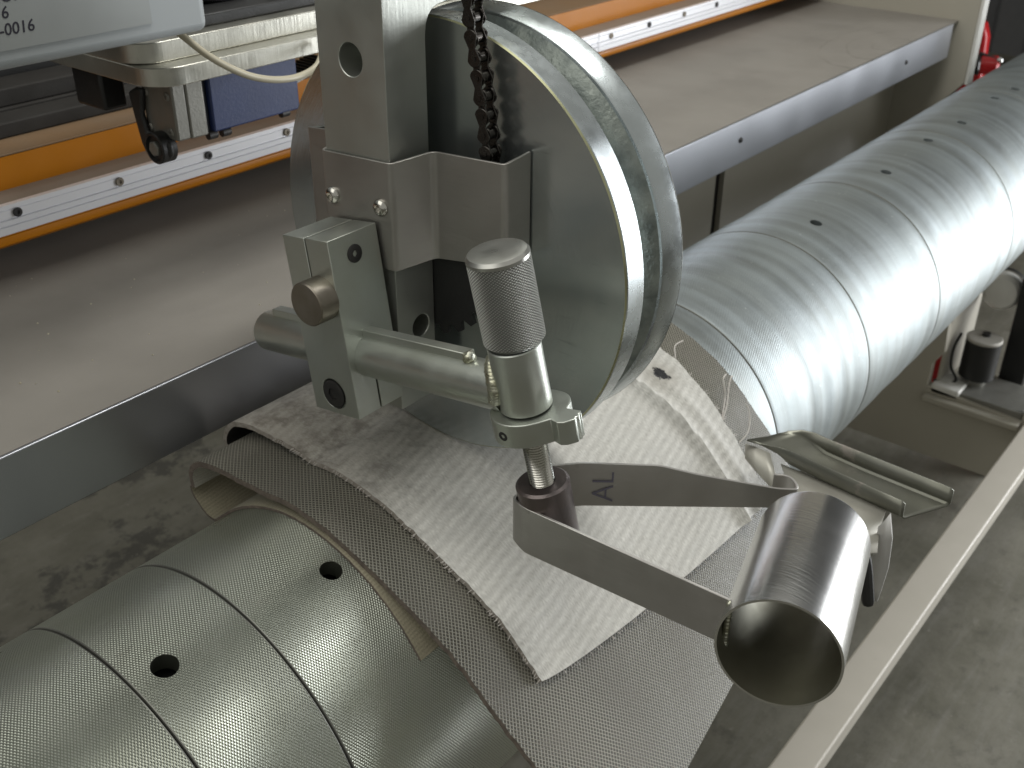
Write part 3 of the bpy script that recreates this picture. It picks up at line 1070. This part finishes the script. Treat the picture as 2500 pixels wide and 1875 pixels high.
Vector4 = lambda t: Vector(t)
sheet('bent_sheet', [(3.640, 0.605, 2.12, 2.68), (3.480, 0.625, 2.15, 2.705), (3.480, 0.300, 2.18, 2.735), (3.272, 0.295, 2.19, 2.706), (3.272, -0.160, 2.215, 2.732),
                     (3.480, -0.225, 2.234, 2.752), (3.480, -0.640, 2.30, 2.778), (3.640, -0.655, 2.32, 2.80)], 0.014, MT['cover'], cover, 0.028)
for (yy, zz) in ((0.227, 2.501), (-0.086, 2.514)):
    socket_screw((3.270, yy, zz), (-1, 0, 0), 0.042, 0.026, MT['screw'], cover, dome=True, name='button_screw', hexr=0.019)

# ------------------------------------------------------------------ clamp block (leans 8 degrees)
ph = math.radians(8.2)
E1 = Vector((0, -math.cos(ph), math.sin(ph)))
E3 = Vector((0, math.sin(ph), math.cos(ph)))
block = thing('clamp_block', 'slotted zinc-plated clamp block fixed to the post, gripping the round arm', 'clamp')
tc_ = Vector((0, -0.061, 2.440))       # top corner at the -Y side
b = MB()
b.obox(tc_ + XA * 3.105 - E1 * 0.152 - E3 * 0.438, XA, E1, E3, 0.150, 0.152, 0.438)
blk = b.obj('block_body', MT['zinc'], block)
c = MB()
c.obox(tc_ + XA * 2.98 - E1 * 0.152 - E3 * 0.10, XA, E1, E3, 0.29, 0.0045, 0.19)        # slot seen on the front and top faces
c.obox(tc_ + XA * 3.103 - E1 * 0.152 - E3 * 0.80, XA, E1, E3, 0.0045, 0.30, 0.155)       # lower slot seen on the side face
cut(blk, c.obj('cutter', MT['zinc']))
c = MB()
c.cyl(Vector((2.90, -0.022, 1.655)), Vector((3.03, -0.022, 1.655)), 0.078, n=32)
cut(blk, c.obj('cutter', MT['zinc']))
md = blk.modifiers.new('bevel', 'BEVEL')
md.width = 0.003
md.segments = 2
md.limit_method = 'ANGLE'
md.angle_limit = math.radians(40)
socket_screw((2.960, -0.022, 1.655), (-1, 0, 0), 0.071, 0.012, MT['black_oxide'], block, hexr=0.034)
socket_screw(Vector((3.100, -0.075, 2.343)) - E1 * 0.004, E1, 0.043, 0.010, MT['black_oxide'], block, hexr=0.016)
lathe('pin', [(0, 0.0), (0, 0.098), (0.006, 0.104), (0.105, 0.104), (0.105, 0.05)], (2.85, -0.006, 2.156), XA, MT['pin'], block, n=48)

# ------------------------------------------------------------------ round arm with boss
arm = thing('round_arm', 'zinc-plated tube arm through the clamp block with welded boss and key bar', 'arm')
AX = 3.09
T0 = Vector((AX, 0.60, 1.745))
T1 = Vector((AX, -0.985, 1.745 + 1.585 * math.tan(ph)))
ad = (T1 - T0).normalized()
tl = (T1 - T0).length
TR = 0.103
lathe('tube', [(0, 0), (0, TR - 0.02), (0.006, TR - 0.006), (0.02, TR), (tl, TR)], T0, ad, MT['zinc'], arm, n=64)
au = XA.cross(ad)
au = au if au.z > 0 else -au
for (s0, s1) in ((0.10, 0.62), (0.735, 1.395)):
    b = MB()
    b.obox(T0 + ad * ((s0 + s1) / 2) + au * (TR + 0.012) + XA * 0.005, ad, XA, au, (s1 - s0) / 2, 0.030, 0.020)
    b.obj('key_bar', MT['zinc'], arm, bevel=0.004)
b = MB()
bmx = bmesh.new()
bmesh.ops.create_icosphere(bmx, subdivisions=3, radius=0.03)
vv = [T0 + ad * 1.40 + au * (TR + 0.012) - XA * 0.01 + v_.co + v_.co.normalized() * 0.007 * noise.noise(v_.co * 60) for v_ in bmx.verts]
ff = [[x.index for x in f_.verts] for f_ in bmx.faces]
bmx.free()
mk('weld_spot', vv, ff, MT['zinc_weld'], arm)
al = math.radians(7)
KD = -math.sin(al) * XA + math.cos(al) * E3
KX = ad.cross(KD)
KX = (KX if KX.x > 0 else -KX).normalized()
BC = Vector((3.09, -1.051, 2.02))
BR = 0.113
lathe('boss', [(-0.100, 0.055), (-0.100, BR - 0.006), (-0.094, BR), (0.195, BR), (0.20, BR - 0.004), (0.2, 0.05)], BC, KD, MT['zinc'], arm, n=56)
# weld bead: overlapping lumps round the joint of tube and boss, near side
b = MB()
for k in range(22):
    a = math.radians(-80 + k * 8.0)
    # joint curve in the plane facing the near side (-X) of the tube
    off = au * (math.sin(a) * TR * 1.02) - XA * (math.cos(a) * TR * 0.95)
    dist = math.sqrt(max(0.0, (BR + 0.004) ** 2 - (math.cos(a) * TR * 0.95) ** 2))
    p = BC - ad * (dist + 0.010) + off
    bmx = bmesh.new()
    bmesh.ops.create_icosphere(bmx, subdivisions=2, radius=0.026 + 0.004 * random.random())
    n0 = [(p + au * 0.5 * 0 + Vector((v_.co.x * 0.8, v_.co.y * 1.15, v_.co.z * 0.95))) for v_ in bmx.verts]
    b.add(n0, [[x.index for x in f_.verts] for f_ in bmx.faces])
    bmx.free()
b.obj('weld_bead', MT['zinc_weld'], arm, angle=70)

# ------------------------------------------------------------------ adjusting spindle: knob, rod
spin = thing('adjusting_spindle', 'knurled cylindrical knob on a threaded rod standing in the boss of the arm', 'knob')
KR = 0.130
lathe('knob', [(0.205, 0.05), (0.205, KR - 0.016), (0.222, KR), (0.578, KR)], BC + KX * 0.012, KD, MT['knurl_knob'], spin, n=96)
lathe('knob_cap', [(0.578, KR + 0.0005), (0.592, KR + 0.0005), (0.606, KR - 0.010), (0.612, KR - 0.030), (0.612, 0.0)], BC + KX * 0.012, KD, MT['knob_cap'], spin, n=96)
prof = []
t = -0.60
while t < -0.10:
    prof += [(t, 0.0475), (t + 0.0065, 0.0555)]
    t += 0.013
lathe('threaded_rod', prof, BC, KD, MT['screw'], spin, n=32, angle=20)

# lobed lock nut
nut = thing('lobed_lock_nut', 'flat lobed zinc lock nut with a set screw, below the boss on the threaded rod', 'nut')
cpts = [(.152, .0, 0), (.158, .045, 0), (.156, .09, 0), (.140, .125, 0), (.112, .150, 0), (.080, .163, 0), (.056, .170, 0)]
lob = [(.063, .236, 0), (.050, .247, 0), (.038, .243, 0), (.028, .254, 0), (.012, .247, 0), (-.002, .252, 0), (-.018, .240, 0), (-.040, .222, 0), (-.052, .195, 0), (-.040, .155, 0)]
body = [(-.085, .122, 0), (-.124, .082, 0), (-.150, .03, 0), (-.156, -.02, 0), (-.145, -.07, 0), (-.11, -.115, 0), (-.05, -.148, 0), (.03, -.15, 0), (.09, -.125, 0), (.135, -.07, 0)]
pp = catmull(cpts, 3) + [Vector(q) for q in lob] + catmull(body, 4)
b = MB()
b.prism([(p.x, p.y) for p in pp], BC, KX, ad, KD, -0.222, -0.108)
b.obj('nut_body', MT['zinc'], nut, bevel=0.004)
sd = (KX * (-0.85) + ad * (-0.05)).normalized()
sd = (KX * (-0.62) - ad * 0.02 - YA * 0.0).normalized()
socket_screw(BC + KD * -0.168 - KX * 0.1535 + ad * (-0.02), -KX, 0.022, 0.004, MT['black_oxide'], nut, hexr=0.010)

# ------------------------------------------------------------------ V frame: bushing, straps, guide tube
frame = thing('strap_guide_frame', 'V-shaped stainless strap guide with brown bushing and an open polished tube at its end', 'guide')
BB = BC + KD * -0.495
BU = 0.121
lathe('bushing', [(0.0, 0.058), (0.0, BU - 0.012), (-0.010, BU), (-0.345, BU), (-0.345, 0.05)], BB, KD, MT['copper'], frame, n=56)


def strap(name, path, th, rad=0.03):
    return sheet(name, path, th, MT['strap'], frame, rad)


# far strap, marked in pen, runs out and curls back at its end
strap('strap', [(3.275, -0.995, 1.215, 1.458), (3.33, -1.00, 1.217, 1.462), (3.465, -1.124, 1.219, 1.462), (3.682, -1.400, 1.219, 1.452), (3.79, -1.537, 1.219, 1.405), (4.031, -1.843, 1.219, 1.328),
                (4.10, -1.915, 1.222, 1.318), (4.150, -1.885, 1.225, 1.318), (4.180, -1.840, 1.225, 1.318), (4.182, -1.795, 1.225, 1.315), (4.165, -1.755, 1.225, 1.305)], 0.012)
# near strap to the tube
strap('strap', [(3.15, -1.005, 1.24, 1.44), (3.060, -1.02, 1.225, 1.44), (3.036, -1.11, 1.20, 1.445), (3.095, -2.10, 1.19, 1.42)], 0.014)
su = Vector((0.6168, -0.7871, 0))
sn = Vector((-0.7871, -0.6168, 0))
for ch, q0 in (('AL', 0.0),):
    org = Vector((3.465, -1.124, 0)) + su * 0.135 + sn * 0.0045
    # lettering is turned a quarter: it reads upward along the strap's width
    text_obj('pen_mark', 'AL', 0.150, MT['marker'], frame, Vector((org.x, org.y, 1.245)) + su * 0.01, ZA, -su, 0.0006, bold=-0.002)
TN = Vector((0.961, 0.268, -0.072)).normalized()
TQ = Vector((3.045, -2.338, 1.322))
TRd = 0.246
LT = 0.86
lathe('guide_tube', [(0.0, TRd - 0.010), (0.0, TRd), (LT - 0.02, TRd), (LT, TRd - 0.004), (LT, TRd - 0.012)], TQ, TN, MT['polished'], frame, n=96)
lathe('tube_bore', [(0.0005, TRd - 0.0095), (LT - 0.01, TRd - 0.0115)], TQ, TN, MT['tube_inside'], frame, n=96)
# weld between near strap and tube
b = MB()
for k in range(24):
    z = 1.19 + 0.225 * k / 23
    p = Vector((3.083, -2.10, z))
    bmx = bmesh.new()
    bmesh.ops.create_icosphere(bmx, subdivisions=2, radius=0.013 + 0.003 * random.random())
    b.add([p + v_.co for v_ in bmx.verts], [[x.index for x in f_.verts] for f_ in bmx.faces])
    bmx.free()
b.obj('weld_bead', MT['zinc_weld'], frame, angle=70)

# ------------------------------------------------------------------ gutter channel and its bracket sheet
gut = thing('sheet_metal_gutter', 'bent U-shaped stainless gutter channel jutting from the belt behind the guide tube', 'gutter')


def bent(name, secs, th, mat, parent, smooth=True):
    """secs = list of cross sections (lists of equal length of points); solidified downwards"""
    m_ = len(secs[0])
    v = [Vector(p) for s in secs for p in s]
    n_ = len(secs)
    f = [(i * m_ + k, i * m_ + k + 1, (i + 1) * m_ + k + 1, (i + 1) * m_ + k) for i in range(n_ - 1) for k in range(m_ - 1)]
    o = mk(name, v, f, mat, parent, smooth=smooth)
    s = o.modifiers.new('thickness', 'SOLIDIFY')
    s.thickness = th
    s.offset = 0
    return o




def usec(yf, yb, x0, x1, h0, h1, zb):
    """cross-section of the channel: near wall top .. floor .. far wall top"""
    L_ = lambda a, t: a + (yb - yf) * t
    return [(x0 - 0.004, yf, zb + h0), (x0, yf, zb + min(h0, 0.014)), (x0 + 0.014, L_(yf, 0.05), zb), ((x0 + x1) / 2, L_(yf, 0.5), zb), (x1 - 0.014, L_(yf, 0.95), zb), (x1, yb, zb + min(h1, 0.014)), (x1 + 0.004, yb, zb + h1)]


secs = [[(5.215, -1.125, .715), (5.235, -1.13, .71), (5.26, -1.14, .708), (5.35, -1.19, .70), (5.44, -1.235, .70), (5.475, -1.255, .70), (5.488, -1.262, .703)],
        usec(-1.20, -1.33, 5.27, 5.535, 0.020, 0.040, 0.672), usec(-1.29, -1.41, 5.300, 5.553, 0.058, 0.075, 0.638),
        usec(-1.375, -1.50, 5.298, 5.560, 0.105, 0.100, 0.598), usec(-1.60, -1.75, 5.277, 5.552, 0.116, 0.112, 0.585),
        usec(-1.95, -2.10, 5.243, 5.535, 0.116, 0.112, 0.585), usec(-2.085, -2.25, 5.229, 5.527, 0.116, 0.112, 0.585), usec(-2.11, -2.275, 5.227, 5.525, 0.104, 0.100, 0.585)]
bent('channel', secs, 0.010, MT['gutter'], gut)
brk = thing('bracket_sheet', 'folded dull sheet-metal bracket between the polished guide tube and the gutter', 'bracket')
bent('web', [[(5.29, -1.33, .588), (5.15, -1.44, .592), (5.02, -1.50, .60), (4.90, -1.56, .62)],
             [(5.28, -1.55, .590), (5.13, -1.62, .590), (4.95, -1.70, .59), (4.72, -1.80, .60)],
             [(5.26, -1.80, .592), (5.12, -1.85, .588), (4.95, -1.90, .58), (4.72, -1.98, .58)],
             [(5.24, -2.01, .592), (5.15, -2.03, .590), (5.033, -2.054, .59), (4.85, -2.12, .58)]], 0.010, MT['web'], brk)
bent('fin', [[(5.00, -2.102, .751), (5.00, -2.08, .69), (5.00, -2.055, .64)], [(5.00, -2.142, .593), (5.00, -2.10, .56), (5.00, -2.06, .52)],
             [(5.00, -2.155, .40), (5.00, -2.11, .38), (5.00, -2.05, .34)], [(5.00, -2.145, .24), (5.00, -2.125, .235), (5.00, -2.09, .22)], [(5.00, -2.137, .149), (5.00, -2.134, .147), (5.00, -2.130, .145)]], 0.012, MT['fin'], brk)
bent('torn_end', [[(5.235, -1.11, .675), (5.21, -1.125, .63), (5.19, -1.14, .60)], [(5.25, -1.17, .668), (5.19, -1.21, .60), (5.15, -1.25, .56)],
                  [(5.26, -1.22, .660), (5.18, -1.30, .59), (5.10, -1.36, .54)], [(5.27, -1.26, .650), (5.20, -1.33, .60), (5.07, -1.43, .56)]], 0.008, MT['web'], brk)
b = MB()
b.tube(catmull([(4.8, -2.03, 0.66), (4.8, -2.085, 0.52), (4.8, -2.12, 0.38), (4.8, -2.145, 0.27)], 5), [0.035] * 15 + [0.030], 10)
b.obj('rubber_foot', MT['dark_hub'], brk)

# ------------------------------------------------------------------ tray
TX1 = 15.0
tray = thing('sheet_metal_tray', 'long beige dusty sheet-metal tray with bright folded front lip behind the roller', 'tray')
b = MB()
b.add([(-6, 1.12, 1.392), (TX1, 1.12, 1.392), (TX1, 4.2, 1.405), (-6, 4.2, 1.405), (-6, 1.12, 1.372), (TX1, 1.12, 1.372), (TX1, 4.2, 1.385), (-6, 4.2, 1.385)],
      [(0, 1, 2, 3), (4, 7, 6, 5), (0, 4, 5, 1), (1, 5, 6, 2), (2, 6, 7, 3), (3, 7, 4, 0)])
b.obj('tray_floor', MT['tray'], tray)
b = MB()
b.box(-6, TX1 - 0.25, 1.095, 1.117, 0.965, 1.394)
b.obj('front_lip', MT['lip'], tray, bevel=0.006)
for x_, z_ in ((9.126, 1.203), (13.23, 1.179)):
    socket_screw((x_, 1.094, z_), (0, -1, 0), 0.028, 0.02, MT['black_oxide'], tray, dome=True, name='rivet')
# grit on the tray
b = MB()
for k in range(70):
    x_, y_ = random.uniform(1.8, 5.5), random.uniform(1.3, 2.9)
    r_ = random.uniform(0.003, 0.009)
    c0 = Vector((x_, y_, 1.396))
    b.add([c0 + Vector((r_, 0, 0)), c0 + Vector((-r_ * .6, r_, 0)), c0 + Vector((-r_ * .5, -r_, 0)), c0 + Vector((0, 0, r_))], [(0, 1, 3), (1, 2, 3), (2, 0, 3), (0, 2, 1)])
o = b.obj('grit', MT['cable'], tray, smooth=False)
o['kind'] = 'stuff'

# ------------------------------------------------------------------ machine side panel with recess
panel = thing('machine_side_panel', 'beige painted machine side panel with pale edge at the far end of the tray', 'panel')
out = [(5.5, 6.0), (0.885, 6.0), (0.885, 0.62), (1.15, 0.3), (1.15, -1.0), (0.355, -1.1), (0.385, -2.79), (0.355, -3.24), (0.490, -3.48), (0.490, -3.85), (-0.90, -3.95), (-0.90, -1.5), (-0.957, -1.5), (-0.957, -5.02), (5.5, -5.02)]
b = MB()
b.prism([(a_, c_) for a_, c_ in out], Vector((0, 0, 0)), YA, ZA, XA, 15.0, 15.16)
b.obj('panel_plate', MT['panel'], panel, bevel=0.01)
b = MB()
b.box(14.985, 15.18, 0.840, 0.882, 0.60, 6.0)
b.obj('edge_trim', MT['white_part'], panel, bevel=0.006)
b = MB()
b.box(14.85, 16.2, -0.90, 0.50, -4.05, -3.955)
b.obj('shelf', MT['panel'], panel, bevel=0.02)
b = MB()
b.box(15.16, 16.5, 0.38, 0.42, -3.95, -1.2)
b.obj('recess_side', MT['panel'], panel)
b = MB()
b.box(15.05, 15.9, -0.88, 0.05, -3.954, -3.84)
b.obj('motor_plate', MT['gear_grey'], panel, bevel=0.01)
b = MB()
b.box(14.985, 14.999, 0.41, 0.52, -3.2, -1.1)
# lower cabinet behind the roller, with a dark vertical gap
cab = thing('lower_cabinet', 'beige cabinet wall under the tray with a black vertical gap', 'cabinet')
b = MB()
b.box(10.26, 15.0, 1.80, 1.86, -5.0, 1.37)
b.obj('cabinet_wall', MT['panel'], cab)
b = MB()
b.box(5.0, 10.07, 1.80, 1.86, -5.0, 1.37)
b.obj('cabinet_wall', MT['panel'], cab)
b = MB()
b.box(9.9, 10.4, 1.865, 1.89, -5.0, 1.37)
b.obj('gap_backing', MT['black'], cab)

# small motor in the recess
mot = thing('small_motor', 'small black cylindrical motor with grey cap in the recess of the side panel', 'motor')
lathe('motor_body', [(0, 0.255), (0.60, 0.255)], (15.55, -0.02, -3.72), ZA, MT['black'], mot, n=40)
lathe('end_cap', [(0.601, 0.258), (0.63, 0.258), (0.645, 0.24), (0.645, 0.0)], (15.55, -0.02, -3.72), ZA, MT['motor_cap'], mot, n=40)
lathe('shaft_boss', [(0.646, 0.06), (0.69, 0.06), (0.69, 0)], (15.60, -0.02, -3.72), ZA, MT['dark_hub'], mot, n=24)
lathe('foot', [(-0.18, 0.16), (0, 0.16)], (15.55, -0.02, -3.72), ZA, MT['gear_grey'], mot, n=32)
b = MB()
b.tube(catmull([(15.4, 0.28, -3.05), (15.35, 0.33, -3.3), (15.35, 0.31, -3.6), (15.3, 0.18, -3.78), (15.2, 0.32, -3.84), (15.15, 0.46, -3.80)], 6), 0.022, 8)
b.obj('lead', MT['black'], mot)
cvr = thing('switch_cover', 'rounded white cover above the small motor in the recess', 'cover')
lathe('cover_shell', [(0, 0.0), (0.005, 0.12), (0.03, 0.22), (0.10, 0.27), (0.3, 0.28)], (16.0, 0.02, -2.55), (0.95, 0.1, -0.1), MT['white_part'], cvr, n=40)
lathe('cover_rim', [(0.3, 0.30), (0.42, 0.30)], (16.0, 0.02, -2.55), (0.95, 0.1, -0.1), MT['black'], cvr, n=40)
b = MB()
b.box(16.0, 16.4, -0.60, -0.24, FZ, 1.2)
tag(b.obj('steel_post', MT['black'], bevel=0.02), 'black painted steel post at the right edge behind the small motor', 'post')
b = MB()
b.box(15.0, 15.5, 0.02, 0.45, -3.95, -3.80)
tag(b.obj('terminal_box', MT['white_part'], bevel=0.03), 'small pale terminal box lying on the recess shelf', 'box')

# red machinery beyond
rf = thing('red_floor_frame', 'red painted frame rail with bright top edge, low right behind the roller', 'frame')
b = MB()
b.box(19.0, 27, 0.15, 0.40, -3.95, -3.58)
b.obj('rail', MT['red'], rf, bevel=0.03)
b = MB()
b.box(19.0, 27, 0.13, 0.40, -3.578, -3.52)
b.obj('top_edge', MT['chrome'], rf, bevel=0.01)
b = MB()
b.box(17.5, 18.2, 0.93, 1.4, -5.5, -3.2)
b.obj('end_plate', MT['red'], rf, bevel=0.03)
rm = thing('red_machine', 'glossy red rounded machine housing beside the panel edge, top right', 'machine')
lathe('housing', [(0, 0.0), (0.02, 0.10), (0.08, 0.17), (0.35, 0.18), (0.4, 0.12), (0.4, 0)], (21.8, 2.70, -0.66), (0.25, -0.95, 0.05), MT['red'], rm, n=32)
lathe('collar', [(0, 0.19), (0.06, 0.20), (0.08, 0.18)], (21.8, 2.72, -0.66), (0.25, -0.95, 0.05), MT['black_gloss'], rm, n=32)
b = MB()
b.prism([(2.60, -1.3), (3.2, -1.3), (3.2, -0.05), (2.95, 0.08), (2.86, 0.10), (2.78, 0.04), (2.68, -0.2)], Vector((22.0, 0, 0)), YA, ZA, XA, 0, 0.3)
b.obj('shield', MT['red'], rm, bevel=0.08, seg=3)
bmx = bmesh.new()
bmesh.ops.create_icosphere(bmx, subdivisions=3, radius=0.06)
mk('lever_ball', [Vector((21.8, 2.30, -0.52)) + v_.co for v_ in bmx.verts], [[x.index for x in f_.verts] for f_ in bmx.faces], MT['chrome'], rm)
bmx.free()
b = MB()
b.tube([(21.8, 2.30, -0.53), (21.85, 2.7, -0.46)], 0.035, 8)
b.obj('lever', MT['black_gloss'], rm)

# ------------------------------------------------------------------ orange beam with linear rail
beam = thing('orange_beam', 'long orange painted beam carrying the bright slotted rail above the tray', 'beam')
b = MB()
b.prism([(3.02, 1.694), (2.975, 1.692), (2.950, 1.675), (2.942, 1.650), (2.948, 1.625), (2.970, 1.605), (3.00, 1.598), (3.08, 1.597), (3.4, 1.597), (3.4, 1.86), (3.02, 1.86)], Vector((0, 0, 0)), YA, ZA, XA, -6, 15.0)
b.obj('lower_profile', MT['orange'], beam)
b = MB()
b.box(-6, 15.0, 2.975, 3.20, 1.862, 1.878)
b.obj('ledge', MT['ledge'], beam)
b = MB()
b.box(-6, 15.0, 3.20, 3.23, 1.866, 2.085)
b.obj('upright', MT['orange'], beam)
b = MB()
b.box(-6, 15.0, 3.20, 3.75, 2.086, 2.10)
b.obj('top_sheet', MT['orange_dust'], beam, bevel=0.006)
b = MB()
b.box(-6, 15.0, 3.75, 4.5, 1.9, 2.22)
b.obj('rear_channel', MT['dark_bar'], beam, bevel=0.01)
rail = thing('aluminium_guide_rail', 'bright slotted aluminium guide rail screwed along the front of the orange beam', 'rail')
for (x0, x1) in ((-6.0, 9.39), (9.40, 15.0)):
    b = MB()
    b.prism([(3.018, 1.695), (2.93, 1.695), (2.93, 1.742), (2.945, 1.745), (2.945, 1.752), (2.93, 1.755), (2.93, 1.782), (2.947, 1.785), (2.947, 1.795), (2.93, 1.798), (2.93, 1.845),
             (2.938, 1.848), (2.938, 1.852), (2.93, 1.855), (2.93, 1.880), (2.974, 1.880), (2.974, 1.861), (3.018, 1.861)], Vector((0, 0, 0)), YA, ZA, XA, x0, x1)
    b.obj('rail_length', MT['alu'], rail)
xs = 3.064
k = 0
while xs < 14.5:
    hr = 0.030
    bl = socket_screw((xs, 2.929, 1.822), (0, -1, 0), hr, 0.012, MT['black_oxide'] if k % 2 == 0 else MT['pin'], rail, hexr=0.014, name='rail_screw', n=12)
    xs += 0.728
    k += 1

# ------------------------------------------------------------------ carriage: plates, motor, gearbox, belt drive
car = thing('carriage_plates', 'pair of stacked aluminium carriage plates with rounded corners above the motor', 'plate')


def rplate(x0, x1, y0, y1, z0, z1, r, name):
    pts = []
    for k in range(11):
        a = math.pi + math.pi / 2 * k / 10
        pts.append((x0 + r + r * math.cos(a), y0 + r + r * math.sin(a)))
    pts += [(x1, y0), (x1, y1), (x0, y1)]
    b = MB()
    b.prism(pts, Vector((0, 0, 0)), XA, YA, ZA, z0, z1)
    return b.obj(name, MT['plate_alu'], car, bevel=0.006)


rplate(3.42, 7.5, 1.76, 2.95, 2.695, 2.800, 0.20, 'lower_plate')
rplate(3.42, 7.5, 1.90, 2.90, 2.802, 2.915, 0.17, 'upper_plate')
b = MB()
b.box(3.95, 4.86, 2.02, 2.6, 2.917, 2.985)
b.obj('black_base', MT['dark_hub'], car, bevel=0.01)
b = MB()
b.cyl((4.62, 2.16, 2.986), (4.62, 2.16, 3.07), 0.050, n=24)
b.obj('cap_screw', MT['black_oxide'], car)
b = MB()
b.tube(catmull([(3.9, 2.3, 3.1), (4.15, 2.3, 3.06), (4.35, 2.3, 3.02), (4.45, 2.3, 3.0)], 6), 0.07, 16)
b.obj('hose_end', MT['black_gloss'], car)

mtr = thing('blue_motor', 'dark blue boxy motor with cast grey gearbox hanging under the aluminium plates', 'motor')
b = MB()
b.box(3.905, 4.585, 1.96, 2.50, 2.315, 2.690)
b.obj('motor_case', MT['blue'], mtr, bevel=0.012)
b = MB()
b.box(3.862, 3.903, 1.99, 2.50, 2.32, 2.690)
b.obj('adapter', MT['blue_dark'], mtr, bevel=0.01)
b = MB()
b.box(3.735, 3.860, 1.955, 2.28, 2.315, 2.690)
b.obj('gear_flange', MT['gear_grey'], mtr, bevel=0.012)
b = MB()
b.box(3.640, 3.732, 1.955, 2.255, 2.320, 2.690)
gb = b.obj('gearbox', MT['gear_grey'], mtr, bevel=0.012)
for (yy, zz) in ((2.211, 2.575), (2.007, 2.578), (2.215, 2.362), (2.014, 2.365)):
    o = socket_screw((3.639, yy, zz), (-1, 0, 0), 0.026, 0.008, MT['gear_grey'], mtr, dome=True, name='cover_screw', hexr=0.011, n=16)
for (x_, z_) in ((4.47, 2.300), (4.00, 2.285), (3.90, 2.29)):
    b = MB()
    b.cyl((x_ - 0.03, 1.985, z_ + 0.01), (x_ + 0.03, 1.985, z_ + 0.01), 0.026, n=16)
    b.obj('motor_lug', MT['black_oxide'], mtr)
lev = thing('belt_tensioner', 'black curved tensioner arm with round pulley below the grey gearbox', 'tensioner')
b = MB()
b.prism([(2.34, 2.56), (2.26, 2.60), (2.194, 2.60), (2.21, 2.54), (2.235, 2.44), (2.21, 2.345), (2.15, 2.35), (2.10, 2.352), (2.05, 2.335), (2.0, 2.30), (2.0, 2.24), (2.05, 2.19), (2.12, 2.172), (2.19, 2.18), (2.25, 2.199), (2.285, 2.26), (2.32, 2.43)], Vector((0, 0, 0)), YA, ZA, XA, 3.60, 3.636)
b.obj('arm_plate', MT['dark_hub'], lev, bevel=0.015)
lathe('pulley', [(0.02, 0.0), (0.02, 0.072), (0, 0.078), (0, 0.088), (0.008, 0.094), (0.10, 0.094), (0.10, 0)], (3.565, 2.105, 2.268), XA, MT['black'], lev, n=36)
lathe('axle_bolt', [(0, 0.0), (0, 0.040), (0.008, 0.048), (0.03, 0.048)], (3.558, 2.105, 2.268), XA, MT['gear_grey'], lev, n=6, angle=15)

# dark guideway behind, under the grey case
gw = thing('dark_guideway', 'dark brown horizontal guideway bars in the shade under the grey case', 'guideway')
b = MB()
b.box(-6, 4.7, 3.50, 3.78, 2.102, 2.20)
b.obj('lower_bar', MT['dark_bar'], gw, bevel=0.01)
b = MB()
b.box(-6, 4.7, 3.78, 4.1, 2.221, 2.34)
b.obj('upper_bar', MT['dark_bar'], gw, bevel=0.01)
b = MB()
b.box(3.50, 3.66, 2.45, 2.75, 2.44, 2.69)
b.obj('brush_block', MT['black'], gw, bevel=0.02)
b = MB()
b.box(-6, 4.7, 4.1, 4.2, 2.1, 3.6)
b.obj('backing', MT['black'], gw)

# toothed belt glimpse between motor and post
tb = thing('toothed_belt', 'short grey toothed drive belt seen between blue motor and post', 'belt')
b = MB()
b.obox(Vector((4.80, 2.15, 2.50)), Vector((1, 0, 0.25)).normalized(), YA, Vector((-0.25, 0, 1)).normalized(), 0.16, 0.10, 0.012)
b.obj('belt_band', MT['gear_grey'], tb)
b = MB()
for k in range(9):
    b.obox(Vector((4.67 + k * 0.033, 2.15, 2.488 + k * 0.008)), Vector((1, 0, 0.25)).normalized(), YA, Vector((-0.25, 0, 1)).normalized(), 0.008, 0.10, 0.010)
o = b.obj('teeth', MT['dark_hub'], tb)

# grey control case with label
case = thing('grey_control_case', 'rounded light grey control case with printed label, top left', 'case')
b = MB()
b.box(-3.0, 3.63, 1.50, 2.35, 3.020, 4.6)
b.obj('case_shell', MT['grey_case'], case, bevel=0.05, seg=4)
b = MB()
b.box(1.0, 3.28, 1.492, 1.4985, 3.113, 4.2)
b.obj('label_plate', MT['grey_label'], case, smooth=False)
TS = 0.075
text_obj('lettering', 'SR-0016', TS, MT['print'], case, Vector((2.655, 1.4912, 3.180)), (1, 0, 0.012), ZA, 0.0006, shear=0.12, bold=0.0006, align='RIGHT')
text_obj('lettering', '2016', TS, MT['print'], case, Vector((2.545, 1.4912, 3.252)), (1, 0, 0.012), ZA, 0.0006, shear=0.12, bold=0.0006, align='RIGHT')
text_obj('lettering', 'EVOLUTION', TS, MT['print'], case, Vector((2.640, 1.4912, 3.322)), (1, 0, 0.012), ZA, 0.0006, shear=0.12, bold=0.0006, align='RIGHT')

cab_ = MB()
cab_.tube(catmull([(3.50, 1.75, 3.06), (3.561, 1.68, 2.993), (3.651, 1.60, 2.882), (3.796, 1.58, 2.778), (3.953, 1.58, 2.70), (4.122, 1.58, 2.654), (4.302, 1.60, 2.638), (4.445, 1.60, 2.677), (4.60, 1.7, 2.76)], 8), 0.020, 12)
tag(cab_.obj('cable', MT['cable']), 'thin cream cable drooping from the grey case in front of the blue motor', 'cable')

# ------------------------------------------------------------------ cream frame beam at lower right
b = MB()
b.box(-6, 24, -1.325, -0.96, -4.14, -3.90)
tag(b.obj('frame_beam', MT['beam_paint'], bevel=0.025, seg=3), 'cream painted floor beam crossing the lower right corner', 'beam')

SC.render.engine = 'CYCLES'
SC.render.resolution_x = 1024
SC.render.resolution_y = 768
